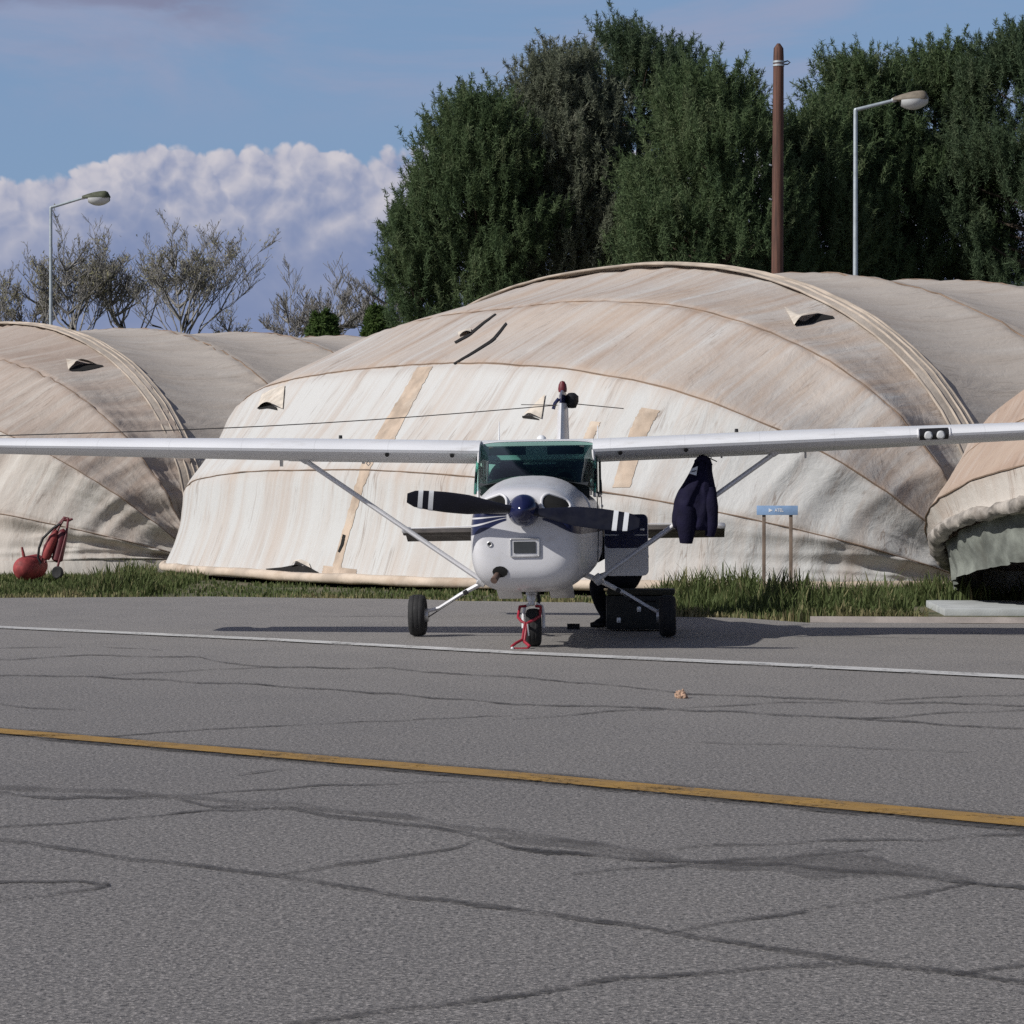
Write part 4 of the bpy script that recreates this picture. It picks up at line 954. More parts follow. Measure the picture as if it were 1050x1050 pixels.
for s, wk in ((-1, 'wrL'), (1, 'wrR')):
    w_ = Vector(j[wk]); Vh = [w_, w_ + Vector((-.05, 0, .0)), w_ + Vector((-.09, 0, -.005))]; Eh = [(0, 1), (1, 2)]; Rh = [.028, .034, .034]
    for q in range(4):
        b0 = len(Vh); y = (-.033 + .022 * q); L = (.030, .036, .034, .026)[q]
        Vh += [w_ + Vector((-.10, y, -.005)), w_ + Vector((-.10 - L, y * 1.1, -.015)), w_ + Vector((-.10 - L * 1.7, y * 1.1, -.045))]; Eh += [(2, b0), (b0, b0 + 1), (b0 + 1, b0 + 2)]; Rh += [.0095, .009, .008]
    b0 = len(Vh); Vh += [w_ + Vector((-.06, s * -.042, -.01)), w_ + Vector((-.095, s * -.06, -.03))]; Eh += [(1, b0), (b0, b0 + 1)]; Rh += [.011, .009]
    skin_figure('hand', Vh, Eh, Rh, M['skin'], PS, 1)
for a, t_ in (('anL', 'toL'), ('anR', 'toR')):
    A_, B_ = Vector(j[a]), Vector(j[t_]); A_.z = .06; B_.z = .045
    mb = MB(); mb.tube([A_ + (A_ - B_) * .3, A_, A_.lerp(B_, .6), B_ + (B_ - A_) * .25], [.035, .052, .05, .03], 12, (1, .85), up=(0, 1, 0)); mb.build('shoe', M['black'], PS)

# dark case on the ground beside the person
CA = empty('equipment_case', (1.40, 30.0, 0), (0, 0, R(-4))); tag(CA, 'bulky black case with an olive lid standing on the asphalt behind the main wheel', 'case')
mb = MB(); mb.box((0, 0, .205), (.72, .42, .37), None, .025); mb.build('case_body', M['case'], CA)
mb = MB(); mb.box((0.02, 0, .425), (.74, .44, .065), None, .02); mb.build('lid', M['olive'], CA)
for x in (-.22, .0):
    mb = MB(); mb.box((x, -.216, .24 - .12 * (x < -.1)), (.045, .02, .06), None, .008); mb.build('latch', M['steel'], CA)
mb = MB(); mb.tube([(-.1, -.215, .33), (-.09, -.25, .335), (.17, -.25, .335), (.18, -.215, .33)], .01, 8); mb.build('handle', M['black'], CA)
# chock
g = G(588, 645); CH = MB(); CH.add([Vector(p) for p in ((-.07, -.06, 0), (.07, -.06, 0), (.07, .06, 0), (-.07, .06, 0), (-.07, -.01, .06), (.07, -.01, .06), (.07, .01, .06), (-.07, .01, .06))], [(0, 3, 2, 1), (0, 1, 5, 4), (2, 3, 7, 6), (4, 5, 6, 7), (0, 4, 7, 3), (1, 2, 6, 5)])
ch = CH.build('wheel_chock', M['black'], None, smooth=False); ch.location = g; tag(ch, 'small black wedge chock on the asphalt between nose wheel and black case', 'chock')

# stone
bm = bmesh.new(); bmesh.ops.create_icosphere(bm, subdivisions=3, radius=.045)
for v in bm.verts:
    n = noise.noise(v.co * 28) * .5 + noise.noise(v.co * 60) * .25; v.co *= 1 + n * .75; v.co.z *= .8
    if v.co.z < -.02: v.co.z = -.02
for q in (Vector((-.04, 0, .03)), Vector((.01, 0, .045)), Vector((.045, -.02, -.02))):
    bmesh.ops.create_icosphere(bm, subdivisions=1, radius=.009, matrix=Matrix.Translation(q * .9))
me = bpy.data.meshes.new('stone'); bm.to_mesh(me); bm.free(); st = link('stone', me, M['stone']); st.location = G(699, 716) + Vector((0, 0, .02)); tag(st, 'small tan broken stone lying alone on the asphalt', 'stone')

# ------------------------------------------------------------------ sign
SG = empty('sign', (W(797, 600, 39.0).x, 39.0, 0), (0, 0, R(-3))); tag(SG, 'small blue sign with white arrow on two wooden posts in the grass', 'sign')
z_ = lambda py: CAMH - (py - HY) / F * 39.0
pxm = 39.0 / F
for dx in (-13.5, 14): mb = MB(); mb.box((dx * pxm, .03, z_(565) / 2 + .26), (.05, .045, z_(527) + .05), None, .006); mb.build('post', M['wood'], SG)
mb = MB(); mb.box((0, 0, (z_(518.5) + z_(528)) / 2), (42 * pxm, .03, 9.6 * pxm), None, .004); mb.build('sign_panel', M['signblue'], SG)
mb = MB(); c = (z_(518.5) + z_(528)) / 2; mb.add([(-8.8 * pxm, -.018, c + 2 * pxm), (-8.8 * pxm, -.018, c - 2 * pxm), (-4.6 * pxm, -.018, c)], [(0, 1, 2)]); mb.build('arrow', M['signwhite'], SG, smooth=False)
cu = bpy.data.curves.new('lettering', 'FONT'); cu.body = 'ATEL'; cu.size = 4.6 * pxm; cu.align_x = 'CENTER'; cu.align_y = 'CENTER'; cu.extrude = .001; cu.offset = .0012
to = bpy.data.objects.new('t', cu); COL.objects.link(to); dg = bpy.context.evaluated_depsgraph_get(); dg.update(); tm = bpy.data.meshes.new_from_object(to.evaluated_get(dg)); bpy.data.objects.remove(to)
lt = link('lettering', tm, M['signwhite'], SG); tm.materials.clear(); tm.materials.append(M['signwhite']); lt.location = (1.8 * pxm, -.018, c); lt.rotation_euler = (R(90), 0, 0); lt.scale = (.85, 1, 1)

# ------------------------------------------------------------------ wheeled fire extinguisher in the grass
FE = empty('fire_extinguisher', (W(45, 600, 48.3).x, 48.3, 0)); tag(FE, 'red wheeled fire extinguisher tipped over in the grass, round tank and leaning cart', 'extinguisher')
fp = lambda px, py, d=0: W(px, py, 48.3 + d) - FE.location
c = fp(26, 583)
mb = MB(); prof = [(-.225 * math.cos(a), .215 * math.sin(a)) for a in np.linspace(0, math.pi / 2, 9)] + [(.05, .215), (.34, .21), (.45, .15), (.47, 0)]
mb.lathe(prof, c, (.45, .85, .12), 28); mb.build('tank', M['red'], FE)
mb = MB(); mb.tube([fp(25, 573, -.05), fp(23.5, 566, -.05), fp(22.5, 561, -.05)], [.03, .025, .018], 10); mb.build('valve', M['red'], FE)
mb = MB()
mb.tube([fp(42, 577, .12), fp(46, 560, .1), fp(56, 543, .05), fp(66, 530.5), fp(70, 531), fp(68, 548, -.05), fp(63, 567, -.08), fp(58, 585, -.1)], .022, 8)
mb.tube([fp(46, 577), fp(52, 560), fp(61, 540), fp(67, 530)], .018, 8); mb.tube([fp(66, 533), fp(71, 533.5), fp(74.5, 532)], [.03, .024, .02], 8); mb.tube([fp(44, 570, .1), fp(62, 572, -.06)], .016, 8); mb.tube([fp(50, 553, .1), fp(68, 552, -.06)], .016, 8)
mb.build('cart_frame', M['maroon'], FE)
mb = MB(); d = (fp(58, 540) - fp(44, 576)).normalized(); mb.lathe([(0, 0), (.02, .07), (.06, .085), (.42, .085), (.50, .05), (.55, .02), (.57, 0)], fp(46, 574, -.03), d, 18); mb.build('bottle', M['red'], FE)
mb = MB(); mb.lathe([(0, 0), (.02, .06), (.05, .10), (.5, .10), (.58, .06), (.62, 0)], fp(58, 577, .02), (fp(66, 538, .02) - fp(58, 577, .02)), 18); mb.build('spare_bottle', M['maroon'], FE)
mb = MB(); mb.tube([fp(62, 537, -.12), fp(54, 542, -.14), fp(44, 552, -.12), fp(40, 562, -.1), fp(39, 572, -.1), fp(42, 578, -.1)], .022, 8); mb.build('hose', M['black'], FE)
mb = MB(); mb.lathe([(-.03, 0), (-.03, .07), (-.035, .09), (-.02, .11), (.02, .11), (.035, .09), (.03, .07), (.03, 0)], fp(59, 587, -.12), (.4, 1, 0), 24); mb.build('wheel', M['tyre'], FE)

# ------------------------------------------------------------------ poles and lamps
PO = empty('wooden_pole', W(796.5, 700, 70)); PO.location.z = 0; tag(PO, 'tall reddish wooden utility pole with a bare top behind the hangar', 'pole')
ht = W(797, 45, 70).z
mb = MB(); mb.tube([(0, 0, -.2), (.01, 0, ht * .5), (.04, 0, ht - .35), (.04, 0, ht - .12), (.04, 0, ht)], [.175, .155, .135, .125, .04], 16); mb.build('pole_shaft', M['pole'], PO)
mb = MB()
for py in (64, 67.5): mb.lathe([(-.025, .0), (-.025, .15), (.025, .15), (.025, 0)], (.04, 0, W(0, py, 70).z), (0, 0, 1), 16)
mb.build('metal_band', M['galv'], PO)
mb = MB(); zb = W(0, 64.5, 70).z; mb.tube([(.15, -.02, zb), (.27, -.03, zb + .04), (.33, -.03, zb), (.27, -.03, zb - .05), (.15, -.02, zb - .05)], .018, 8); mb.build('hook', M['black'], PO)
for i, zz in enumerate((W(0, 205, 70).z, W(0, 170, 70).z)): mb = MB(); mb.tube([(-.14, -.04, zz), (-.20, -.05, zz + .02)], .02, 8); mb.build('step_bolt', M['galv'], PO)

def lamp(px, D, ytop, head, label, hm, pm):
    L = empty('street_lamp', (W(px, 600, D).x, D, 0)); tag(L, label, 'street lamp', 'street lamps behind the hangars')
    k = D / F; zt = W(0, ytop, D).z
    mb = MB(); mb.tube([(0, 0, -.2), (0, 0, zt * .5), (0, 0, zt)], [.075, .065, .052], 12); mb.tube([(0, 0, zt - .02), (.02, 0, zt + .02)], .055, 12); mb.build('lamp_post', pm, L)
    (ax, ay), (hx0, hx1, hy0, hyb) = head
    arm_e = Vector(((ax - px) * k, 0, zt + (ytop - ay) * k))
    mb = MB(); mb.tube([(0, 0, zt), arm_e], [.05, .042], 10); mb.build('lamp_arm', pm, L)
    # housing: tapered body, wider at the end
    Lh = (hx1 - hx0) * k; rise = (hy0) * k
    rings = []
    for f in np.linspace(0, 1, 12):
        r = .25 * Lh / .95 * (.22 + .72 * math.sin(min(1, f * 1.15 + .06) * math.pi * .52)) * (1 if f < .82 else max(.12, max(0.0, math.cos((f - .82) / .18 * math.pi / 2)) ** .6))
        cc = arm_e + Vector((Lh * f - .05, 0, rise * f)); rings.append([cc + Vector((0, r * 1.15 * math.cos(t), r * .95 * max(math.sin(t), -.15))) for t in np.linspace(0, 2 * math.pi, 20, endpoint=False)])
    mb = MB(); mb.loft(rings); hd = mb.build('lamp_head', hm, L)
    rings = []
    for f in np.linspace(.22, .97, 10):
        q = (f - .22) / .75; r = .27 * Lh / .95 * max(.1, math.sin(math.pi * (.12 + .80 * q))) ** .6; cc = arm_e + Vector((Lh * f - .05, 0, rise * f - .02))
        rings.append([cc + Vector((0, r * 1.05 * math.cos(t), r * .95 * min(math.sin(t), .0))) for t in np.linspace(math.pi, 2 * math.pi, 14)])
    mb = MB(); mb.loft(rings, closed=False); mb.build('lens', M['lens'], hd)
    mb = MB(); mb.lathe([(0, .055), (.10, .06), (.12, .05)], arm_e - Vector((.07, 0, .01)), (1, 0, .2), 12); mb.build('socket', M['alu'], hd)
lamp(877, 70, 113, ((917, 103), (915, 952, 1.5, 0)), 'grey street lamp standing in front of the dark pines beside the wooden pole', M['lamphead'], M['galv'])
lamp(52.3, 95, 213, ((86, 203), (85, 114, .5, 0)), 'grey street lamp with mossy head standing before the clouds and bare trees', M['lampgreen'], M['galv'])

# ------------------------------------------------------------------ trees
def quads(P, A, L, Wd, seed, spread=.5):
    """thin leaf quads at P along axis A (n,3)"""
    n = len(P); r = np.random.default_rng(seed)
    A = A / (np.linalg.norm(A, axis=1, keepdims=True) + 1e-9); q = r.normal(size=(n, 3)); B = np.cross(A, q); B /= np.linalg.norm(B, axis=1, keepdims=True) + 1e-9
    a = P - B * Wd[:, None] * .5; b = P + B * Wd[:, None] * .5; c = P + A * L[:, None] + B * Wd[:, None] * .18; d = P + A * L[:, None] - B * Wd[:, None] * .18
    V = np.stack([a, b, c, d], 1).reshape(-1, 3); Fq = np.arange(4 * n).reshape(n, 4); return V, Fq
def pine(px, ytop, hw, D, seed, mat, label, ybot=330, shape=.75, plumes=900, lean=0, trunk=True, flat=0.0, gap=.25):
    r = np.random.default_rng(seed); k = D / F; X0 = (px - CX) * k; H = W(0, ytop, D).z - 1.0; zb = max(1.0, W(0, ybot, D).z); Rw = hw * k
    T = empty('pine_tree', (X0, D, 0)); tag(T, label, 'tree', 'pine trees behind the hangars')
    # boughs: each a lump of foliage on the crown's envelope
    nb = int(plumes / 11.5); bz = zb + (H - zb) * .965 * r.random(nb) ** .85; ang = r.random(nb) * 2 * np.pi
    def env(z):
        f = np.clip((z - zb) / (H - zb), 0, 1); return Rw * (np.clip(1 - f ** (2.5 * shape), 0, 1) ** .55) * (.70 + .30 * np.sin(np.clip(f * 2.2 + .55, 0, np.pi)))
    lump = 1 + .17 * np.array([noise.noise((math.cos(a) * 1.5, math.sin(a) * 1.5, z * .25 + seed)) for a, z in zip(ang, bz)])
    rad = env(bz) * lump * (1 - .62 * r.random(nb) ** 2.2)
    bc_ = np.stack([rad * np.cos(ang) + lean * (bz - zb) * .05, rad * np.sin(ang), bz], 1)
    PV, PA, TN, LL, WW = [], [], [], [], []
    for i in range(nb):
        sz = r.uniform(.5, 1.05) * (.75 + .5 * Rw / 6)
        m = int(r.uniform(10, 21)); cen = bc_[i] + np.clip(r.normal(size=(m, 3)), -1.6, 1.6) * np.array((sz * .68, sz * .68, sz * .5))
        out = np.array((math.cos(ang[i]), math.sin(ang[i]), 0)); tone_b = r.random()
        for c in cen:
            ax = np.array((0, 0, 1.0)) * r.uniform(.9, 1.3) + out * r.uniform(0, .7) + r.normal(size=3) * .2; ax /= np.linalg.norm(ax)
            ln = r.uniform(.5, 1.05); q = int(r.uniform(62, 84)); t = r.random(q)
            pp = c + np.outer(t * ln, ax) + r.normal(size=(q, 3)) * .06 * (1.2 - t)[:, None]
            rd_ = r.normal(size=(q, 3)); dirs = ax * r.uniform(.5, 1.1, (q, 1)) + rd_ * .72
            PV.append(pp); PA.append(dirs); LL.append(r.uniform(.11, .22, q)); WW.append(r.uniform(.023, .040, q)); TN.append(np.full(q, np.clip(.55 * tone_b + .45 * r.random(), 0, 1)))
    P = np.concatenate(PV); V, Fq = quads(P, np.concatenate(PA), np.concatenate(LL), np.concatenate(WW), seed)
    tn = np.repeat(np.clip(np.concatenate(TN) + r.normal(size=len(P)) * .12, 0, 1), 4)
    np_mesh('crown', V, Fq, mat, T, False, {'tone': (tn, 'FLOAT')})
    mb = MB(); mb.tube([(0, 0, -.2), (.1, 0, H * .3), (lean * .3, .05, H * .65), (lean * .5, 0, H * .93)], [.30, .25, .16, .04], 8)
    for i in range(0, nb, 3):
        b = Vector(bc_[i]); z0 = max(.25 * H, b.z - .25 * math.hypot(b.x, b.y) - .5); s0 = Vector((lean * .3 * z0 / H, 0, z0)); mb.tube([s0, s0.lerp(b, .5) + Vector((0, 0, -.1)), b], [.07, .045, .015], 5)
    mb.build('trunk', M['bark'], T)
    return T
PT = [ # px, ytop, half width, D, mat, label, shape, plumes, lean
 (496, 88, 78, 104, 'pine', 'dark pine with an open ragged edge, outermost of the pines towards the cumulus cloud', 1.0, 2100, -.6),
 (432, 192, 26, 103, 'pine', 'low sparse pine beside the gap with bare trees, its thin branches see-through', .95, 520, -.2),
 (574, 34, 88, 106, 'pine_grey', 'tall grey green pine between the ragged outer pine and the tallest dark one', 1.0, 2500, 0),
 (655, 8, 104, 109, 'pine_dark', 'tallest and darkest pine, standing behind the bright conical one left of the wooden pole', 1.0, 2500, 0),
 (728, 58, 92, 98, 'pine', 'bushy conical pine immediately left of the wooden pole', .9, 2200, 0),
 (832, 92, 66, 101, 'pine', 'shorter pine in the gap immediately right of the wooden pole', .9, 1400, 0),
 (880, 44, 78, 104, 'pine', 'upright pine with candle-like tips directly behind the street lamp post', 1.0, 1900, 0),
 (958, 36, 90, 106, 'pine', 'broad pine directly behind the street lamp head', 1.0, 2200, 0),
 (1056, 12, 100, 103, 'pine_dark', 'tall dark pine cut off by the edge of the photo above the open hangar', 1.0, 2200, 0)]
for i, (px, yt, hw, D, mt, lb, shp, n, ln) in enumerate(PT): pine(px, yt, hw, D, 100 + i, M[mt], lb, 345, shp, n, ln)

def bare_tree(px, ytop, hw, D, seed, leaf, label, dens=1.0):
    r = random.Random(seed); k = D / F; H = W(0, ytop, D).z; T = empty('bare_tree', ((px - CX) * k, D, 0)); tag(T, label, 'tree', 'bare trees beyond the hangars')
    V, Fc, LP, LA = [], [], [], []
    def seg(a, b, r0, r1):
        d = b - a
        if d.length < 1e-4: return
        u, w = frame(d); b0 = len(V)
        for p, rr in ((a, r0), (b, r1)):
            for q in range(3): t = q * 2.0944; V.append(tuple(p + u * math.cos(t) * rr + w * math.sin(t) * rr))
        for q in range(3): Fc.append((b0 + q, b0 + (q + 1) % 3, b0 + 3 + (q + 1) % 3, b0 + 3 + q))
    def limb(p, d, L, rad, lev):
        n = 6 if lev else 4; q = p.copy(); rad = max(rad, .011)
        for i in range(n):
            d = (d + Vector((r.gauss(0, .10), r.gauss(0, .10), .055))).normalized(); e = q + d * (L / n)
            r0, r1 = rad * (1 - .8 * i / n), rad * (1 - .8 * (i + 1) / n); seg(q, e, max(r0, .010), max(r1, .009)); q = e
            if lev > 1 and i >= (2 if lev == 3 else 1):
                for _ in range(2 if r.random() < .55 * dens else 1):
                    a = Vector((r.gauss(0, 1), r.gauss(0, 1), r.uniform(-.1, .6))).normalized(); limb(q, (d * .8 + a * .75).normalized(), L * (1 - .55 * i / n) * r.uniform(.38, .58), r1 * .62, lev - 1)
            elif lev == 1 and r.random() < .8 * dens:
                a = Vector((r.gauss(0, 1), r.gauss(0, 1), .3)).normalized(); limb(q, (d * .8 + a * .7).normalized(), L * r.uniform(.35, .6), rad * .5, 0)
            if lev == 0 and r.random() < leaf * .012:
                LP.append(tuple(q + Vector((r.gauss(0, .10), r.gauss(0, .10), r.gauss(0, .10))))); LA.append((r.gauss(0, 1), r.gauss(0, 1), r.gauss(.3, 1)))
    tr = .06 + .005 * H; wide = hw * k; p = Vector((0, 0, -.2)); n = 24; zs = max(.22, 1 - (335 - ytop) * k / H); d = Vector((r.gauss(0, .03), 0, 1)).normalized()
    for i in range(n):
        f = (i + 1) / n; e = p + d * (H * .86 / n); seg(p, e, tr * (1 - .85 * i / n), tr * (1 - .85 * (i + 1) / n)); p = e; d = (d + Vector((r.gauss(0, .07), r.gauss(0, .07), .05))).normalized()
        if f > zs - .06:
            g = (f - zs) / (1 - zs)
            for _ in range(2 if g < .25 else 3):
                a = r.uniform(0, 2 * math.pi); L = max(1.2, (1.0 - g) * (H - H * zs) * r.uniform(.75, 1.1)); up = r.uniform(.55, 1.6) * max(.5, (1 - g) * (H - H * zs) / (wide * 1.3)); tr_ = tr * .45; limb(p, Vector((math.cos(a), math.sin(a), up)).normalized(), L, tr_, 3 if L > 1.6 else 2)
    limb(p, Vector((r.gauss(0, .1), 0, 1)).normalized(), H * .13, tr * .2, 2)
    A = np.array(V); z0 = H * zs; up = A[:, 2] > z0
    def fit(P):
        P = P.copy(); m = P[:, 2] > z0; P[m, 2] = z0 + (P[m, 2] - z0) * kz; P[:, :2] *= np.where(m, kx, 1.0)[:, None]; return P
    kz = (H - z0) / max(.3, np.percentile(A[up, 2], 98.3) - z0); kx = wide / max(.3, np.percentile(np.abs(A[up, 0]), 94)); kx = min(kx * 1.2, 1.75 if ytop < 295 else 1.0)
    np_mesh('trunk', fit(A), Fc, M['twig'], T, True)
    if LP:
        P = fit(np.array(LP)); rg = np.random.default_rng(seed); n = len(P)
        V2, F2 = quads(P, np.array(LA), rg.uniform(.10, .20, n), rg.uniform(.05, .10, n), seed); np_mesh('crown', V2, F2, M['leaf_grey'], T, False, {'tone': (np.repeat(rg.random(n), 4), 'FLOAT')})
    return T
BT = [(16, 262, 34, 150, 6, 'half bare tree with thin new leaves at the very edge, before the lamp post', 1.0),
      (88, 243, 42, 148, 7, 'half bare spreading tree directly beside the lamp post, olive young leaves', 1.0),
      (140, 246, 36, 152, 4, 'slim half bare tree between two wider spreading ones', .9),
      (186, 239, 48, 147, 6, 'widest half bare tree, its branches sweeping towards the cloud bank', 1.0),
      (236, 300, 34, 150, 6, 'low leafy thicket between the wide half bare tree and the leafless ones', .9),
      (296, 284, 38, 158, 0, 'leafless grey tree with fan of twigs beside the low thicket', 1.25),
      (338, 288, 30, 165, 0, 'thinnest leafless grey tree, behind the small green bush', 1.25),
      (374, 278, 40, 160, 0, 'leafless grey tree nearest the ragged pine', 1.25)]
for i, (px, yt, hw, D, lf, lb, dn) in enumerate(BT): bare_tree(px, yt, hw, D, 40 + i, lf, lb, dn)
def bush(px, ytop, hw, D, seed, label):
    r = np.random.default_rng(seed); k = D / F; H = W(0, ytop, D).z; T = empty('green_bush', ((px - CX) * k, D, 0)); tag(T, label, 'bush', 'green bushes beyond the hangars')
    n = 14000; d = r.normal(size=(n, 3)); d /= np.linalg.norm(d, axis=1, keepdims=True); rad = .55 + .45 * r.random(n) ** .5
    lump = np.array([1 + .35 * noise.noise(tuple(x * 2.3 + seed)) for x in d]); P = d * (rad * lump)[:, None] * np.array((hw * k, hw * k, H * .13)) + np.array((0, 0, H * .86))
    V, Fq = quads(P, r.normal(size=(n, 3)) + np.array((0, 0, .6)), r.uniform(.12, .25, n), r.uniform(.06, .12, n), seed); np_mesh('foliage', V, Fq, M['leaf_green'], T, False, {'tone': (np.repeat(r.random(n), 4), 'FLOAT')})
    mb = MB(); mb.tube([(0, 0, -.1), (0, 0, H * .5), (.2, .1, H * .8)], [.2, .14, .05], 7); mb.build('stem', M['bark'], T)
bush(332, 317, 15, 140, 5, 'small bright green bush in front of the leafless trees')
bush(386, 311, 13, 130, 6, 'green bush tucked between the ragged pine and the hangar roof')

# ------------------------------------------------------------------ grass along the apron edge
def edge_y(x): return float(np.interp(x, [p[0] for p in EDGE], [p[1] for p in EDGE]))
def grass():
    r = np.random.default_rng(77); n = 150000
    x = r.uniform(-13, 11, n); d = r.random(n) ** 1.35 * 11
    ey = np.interp(x, [p[0] for p in EDGE], [p[1] for p in EDGE]); y = ey + .02 + d
    # keep outside the shelters, the slab
    keep = np.ones(n, bool)
    for sh in (shc, shl):
        rel = np.stack([x - sh.P.x, y - sh.P.y], 1); u = rel @ np.array((sh.U.x, sh.U.y)); f = rel @ np.array((sh.Fw.x, sh.Fw.y)); q = (u / sh.a - 1)
        Rm = RS[0] * sh.rs + .12; ins = (np.abs(q) < 1.02) & (f < Rm * np.clip(1 - np.abs(q) ** NS[0], 0, 1) ** (1 / NS[0])) & (f > -26); keep &= ~ins
    slab = ((x > 4.9) & (y < 37.3)) | ((x > 3.2) & (d < .34)); keep &= ~slab
    cl = np.array([noise.noise((a * .55, b * .55, 1)) + .6 * noise.noise((a * 1.9, b * 1.9, 4)) for a, b in zip(x, y)])
    left = np.exp(-((x + 6.1) / .75) ** 2) * np.clip((d - .7) / 1.6, 0, 1) * np.clip((-.1290 * y - x) / .3, 0, 1); right = np.clip((x - 1.8) / .8, 0, 1) * np.clip((d - .25) / 1.2, 0, 1); mid = ((x > -5.5) & (x < 1.3)); far_l = x < -6.9
    h = .05 + .05 * np.clip(cl + .5, 0, 1.6) + .16 * left * np.clip(cl + .75, .1, 1.5) +   .135 * right * np.clip(cl + .7, .05, 1.5)
    h *= 1 + .9 * np.clip(np.array([noise.noise((a * 3.1, b * 3.1, 11)) for a, b in zip(x, y)]), -.5, 1)
    h = np.where(mid, .025 + .05 * np.clip(cl, 0, 1), h); h = np.where(far_l, h * .75, h)
    h *= np.clip(.35 + d * 1.3, 0, 1)
    weed = np.exp(-((x - 3.55) / .55) ** 2) * np.clip(d / 1.5, 0, 1); h += weed * .10 * np.clip(cl + .6, 0, 1.3)
    dens = np.clip(.55 + cl * .9, .10, 1); dens = np.where(mid, dens * .30, dens); dens *= np.clip(.25 + d * 2.2, 0, 1)
    keep &= r.random(n) < dens
    x, y, h, cl, d = x[keep], y[keep], h[keep], cl[keep], d[keep]; n = len(x); h = h * r.uniform(.5, 1.35, n)
    a = r.uniform(0, 2 * np.pi, n); ln = r.uniform(.1, .65, n) * h; w = r.uniform(.006, .014, n) * (1 + h)
    bx, by = np.cos(a), np.sin(a); sx, sy = -by, bx; z0 = np.full(n, -.03)
    p0 = np.stack([x - sx * w, y - sy * w, z0], 1); p1 = np.stack([x + sx * w, y + sy * w, z0], 1)
    m0 = np.stack([x + bx * ln * .35 - sx * w * .8, y + by * ln * .35 - sy * w * .8, h * .6], 1); m1 = np.stack([x + bx * ln * .35 + sx * w * .8, y + by * ln * .35 + sy * w * .8, h * .6], 1)
    t0 = np.stack([x + bx * ln - sx * w * .15, y + by * ln - sy * w * .15, h], 1); t1 = np.stack([x + bx * ln + sx * w * .15, y + by * ln + sy * w * .15, h], 1)
    V = np.stack([p0, p1, m0, m1, t0, t1], 1).reshape(-1, 3); b = np.arange(n)[:, None] * 6
    Fq = np.concatenate([b + np.array([0, 1, 3, 2]), b + np.array([2, 3, 5, 4])], 0)
    dry = np.clip(.95 - d * 1.1, 0, .9) + r.random(n) ** 2.2 * .7; tone = np.clip(.22 + .3 * cl + dry * .7 + r.normal(size=n) * .12, 0, 1)
    o = np_mesh('grass', V, Fq, M['grass'], None, False, {'tone': (np.repeat(tone, 6), 'FLOAT')}); tag(o, 'rough green grass along the edge of the apron', None, None, 'stuff')
grass()

# ------------------------------------------------------------------ sky, sun, camera
AZ, EL = R(28), R(35)
to_sun = Vector((-math.cos(AZ) * math.cos(EL), -math.sin(AZ) * math.cos(EL), math.sin(EL)))
sl = bpy.data.lights.new('sun', 'SUN'); sl.energy = 4.15; sl.angle = R(.53); sl.color = (1.0, .965, .91)
so = bpy.data.objects.new('sun', sl); COL.objects.link(so); so.rotation_euler = to_sun.to_track_quat('Z', 'Y').to_euler(); so.location = (-30, -20, 40)
wd = bpy.data.worlds.new('World'); SC.world = wd; wd.use_nodes = True
class WT(NT):
    def __init__(s): s.m = wd; s.t = wd.node_tree; s.t.nodes.clear(); s.out = s.n('ShaderNodeOutputWorld')
t = WT()
sky = t.n('ShaderNodeTexSky', sky_type='NISHITA'); sky.sun_disc = False; sky.sun_elevation = EL
sky.sun_rotation = math.atan2(to_sun.x, to_sun.y); sky.altitude = 50; sky.air_density = 1.0; sky.dust_density = .6; sky.ozone_density = 2.5
gen = t.n('ShaderNodeTexCoord').outputs['Generated']
sp = t.n('ShaderNodeSeparateXYZ'); t.l(gen, sp.inputs[0]); x, y, z = sp.outputs
az = t.math('ARCTAN2', x, y); el = t.math('ARCSINE', z)
# unit of the cloud map: 100 photo pixels (2.05 degrees)
U = t.math('MULTIPLY', az, 28.0); Vv = t.math('MULTIPLY', el, 28.0)
cv = t.n('ShaderNodeCombineXYZ'); t.l(U, cv.inputs[0]); t.l(Vv, cv.inputs[1]); cv.inputs[2].default_value = 1.7; P2 = cv.outputs[0]
def shifted(dx, dy):
    a = t.n('ShaderNodeVectorMath', operation='ADD'); t.l(P2, a.inputs[0]); a.inputs[1].default_value = (dx, dy, 0); return a.outputs[0]
def vor(P, sc, rnd=1.0):
    v = t.n('ShaderNodeTexVoronoi', feature='F1', distance='EUCLIDEAN', voronoi_dimensions='2D'); t.l(P, v.inputs['Vector']); v.inputs['Scale'].default_value = sc; v.inputs['Randomness'].default_value = rnd
    d = v.outputs['Distance']; return t.math('MULTIPLY', d, d)
def lumps(P):
    """cauliflower height field: round heads on round heads"""
    wv = t.n('ShaderNodeVectorMath', operation='MULTIPLY_ADD'); wn = t.n('ShaderNodeTexNoise', noise_dimensions='2D'); t.l(P, wn.inputs['Vector']); wn.inputs['Scale'].default_value = 2.6; wn.inputs['Detail'].default_value = 3
    t.l(wn.outputs['Color'], wv.inputs[0]); wv.inputs[1].default_value = (.28, .28, 0); t.l(P, wv.inputs[2]); Q = wv.outputs[0]
    a = t.math('MULTIPLY_ADD', vor(Q, 1.3), -.50, 0.0); b = t.math('MULTIPLY_ADD', vor(Q, 2.9), -.36, a)
    c = t.math('MULTIPLY_ADD', vor(Q, 6.0), -.20, b); return t.math('MULTIPLY_ADD', vor(Q, 13.0), -.07, c)
L0 = lumps(P2); L1 = lumps(shifted(-.10, .13))
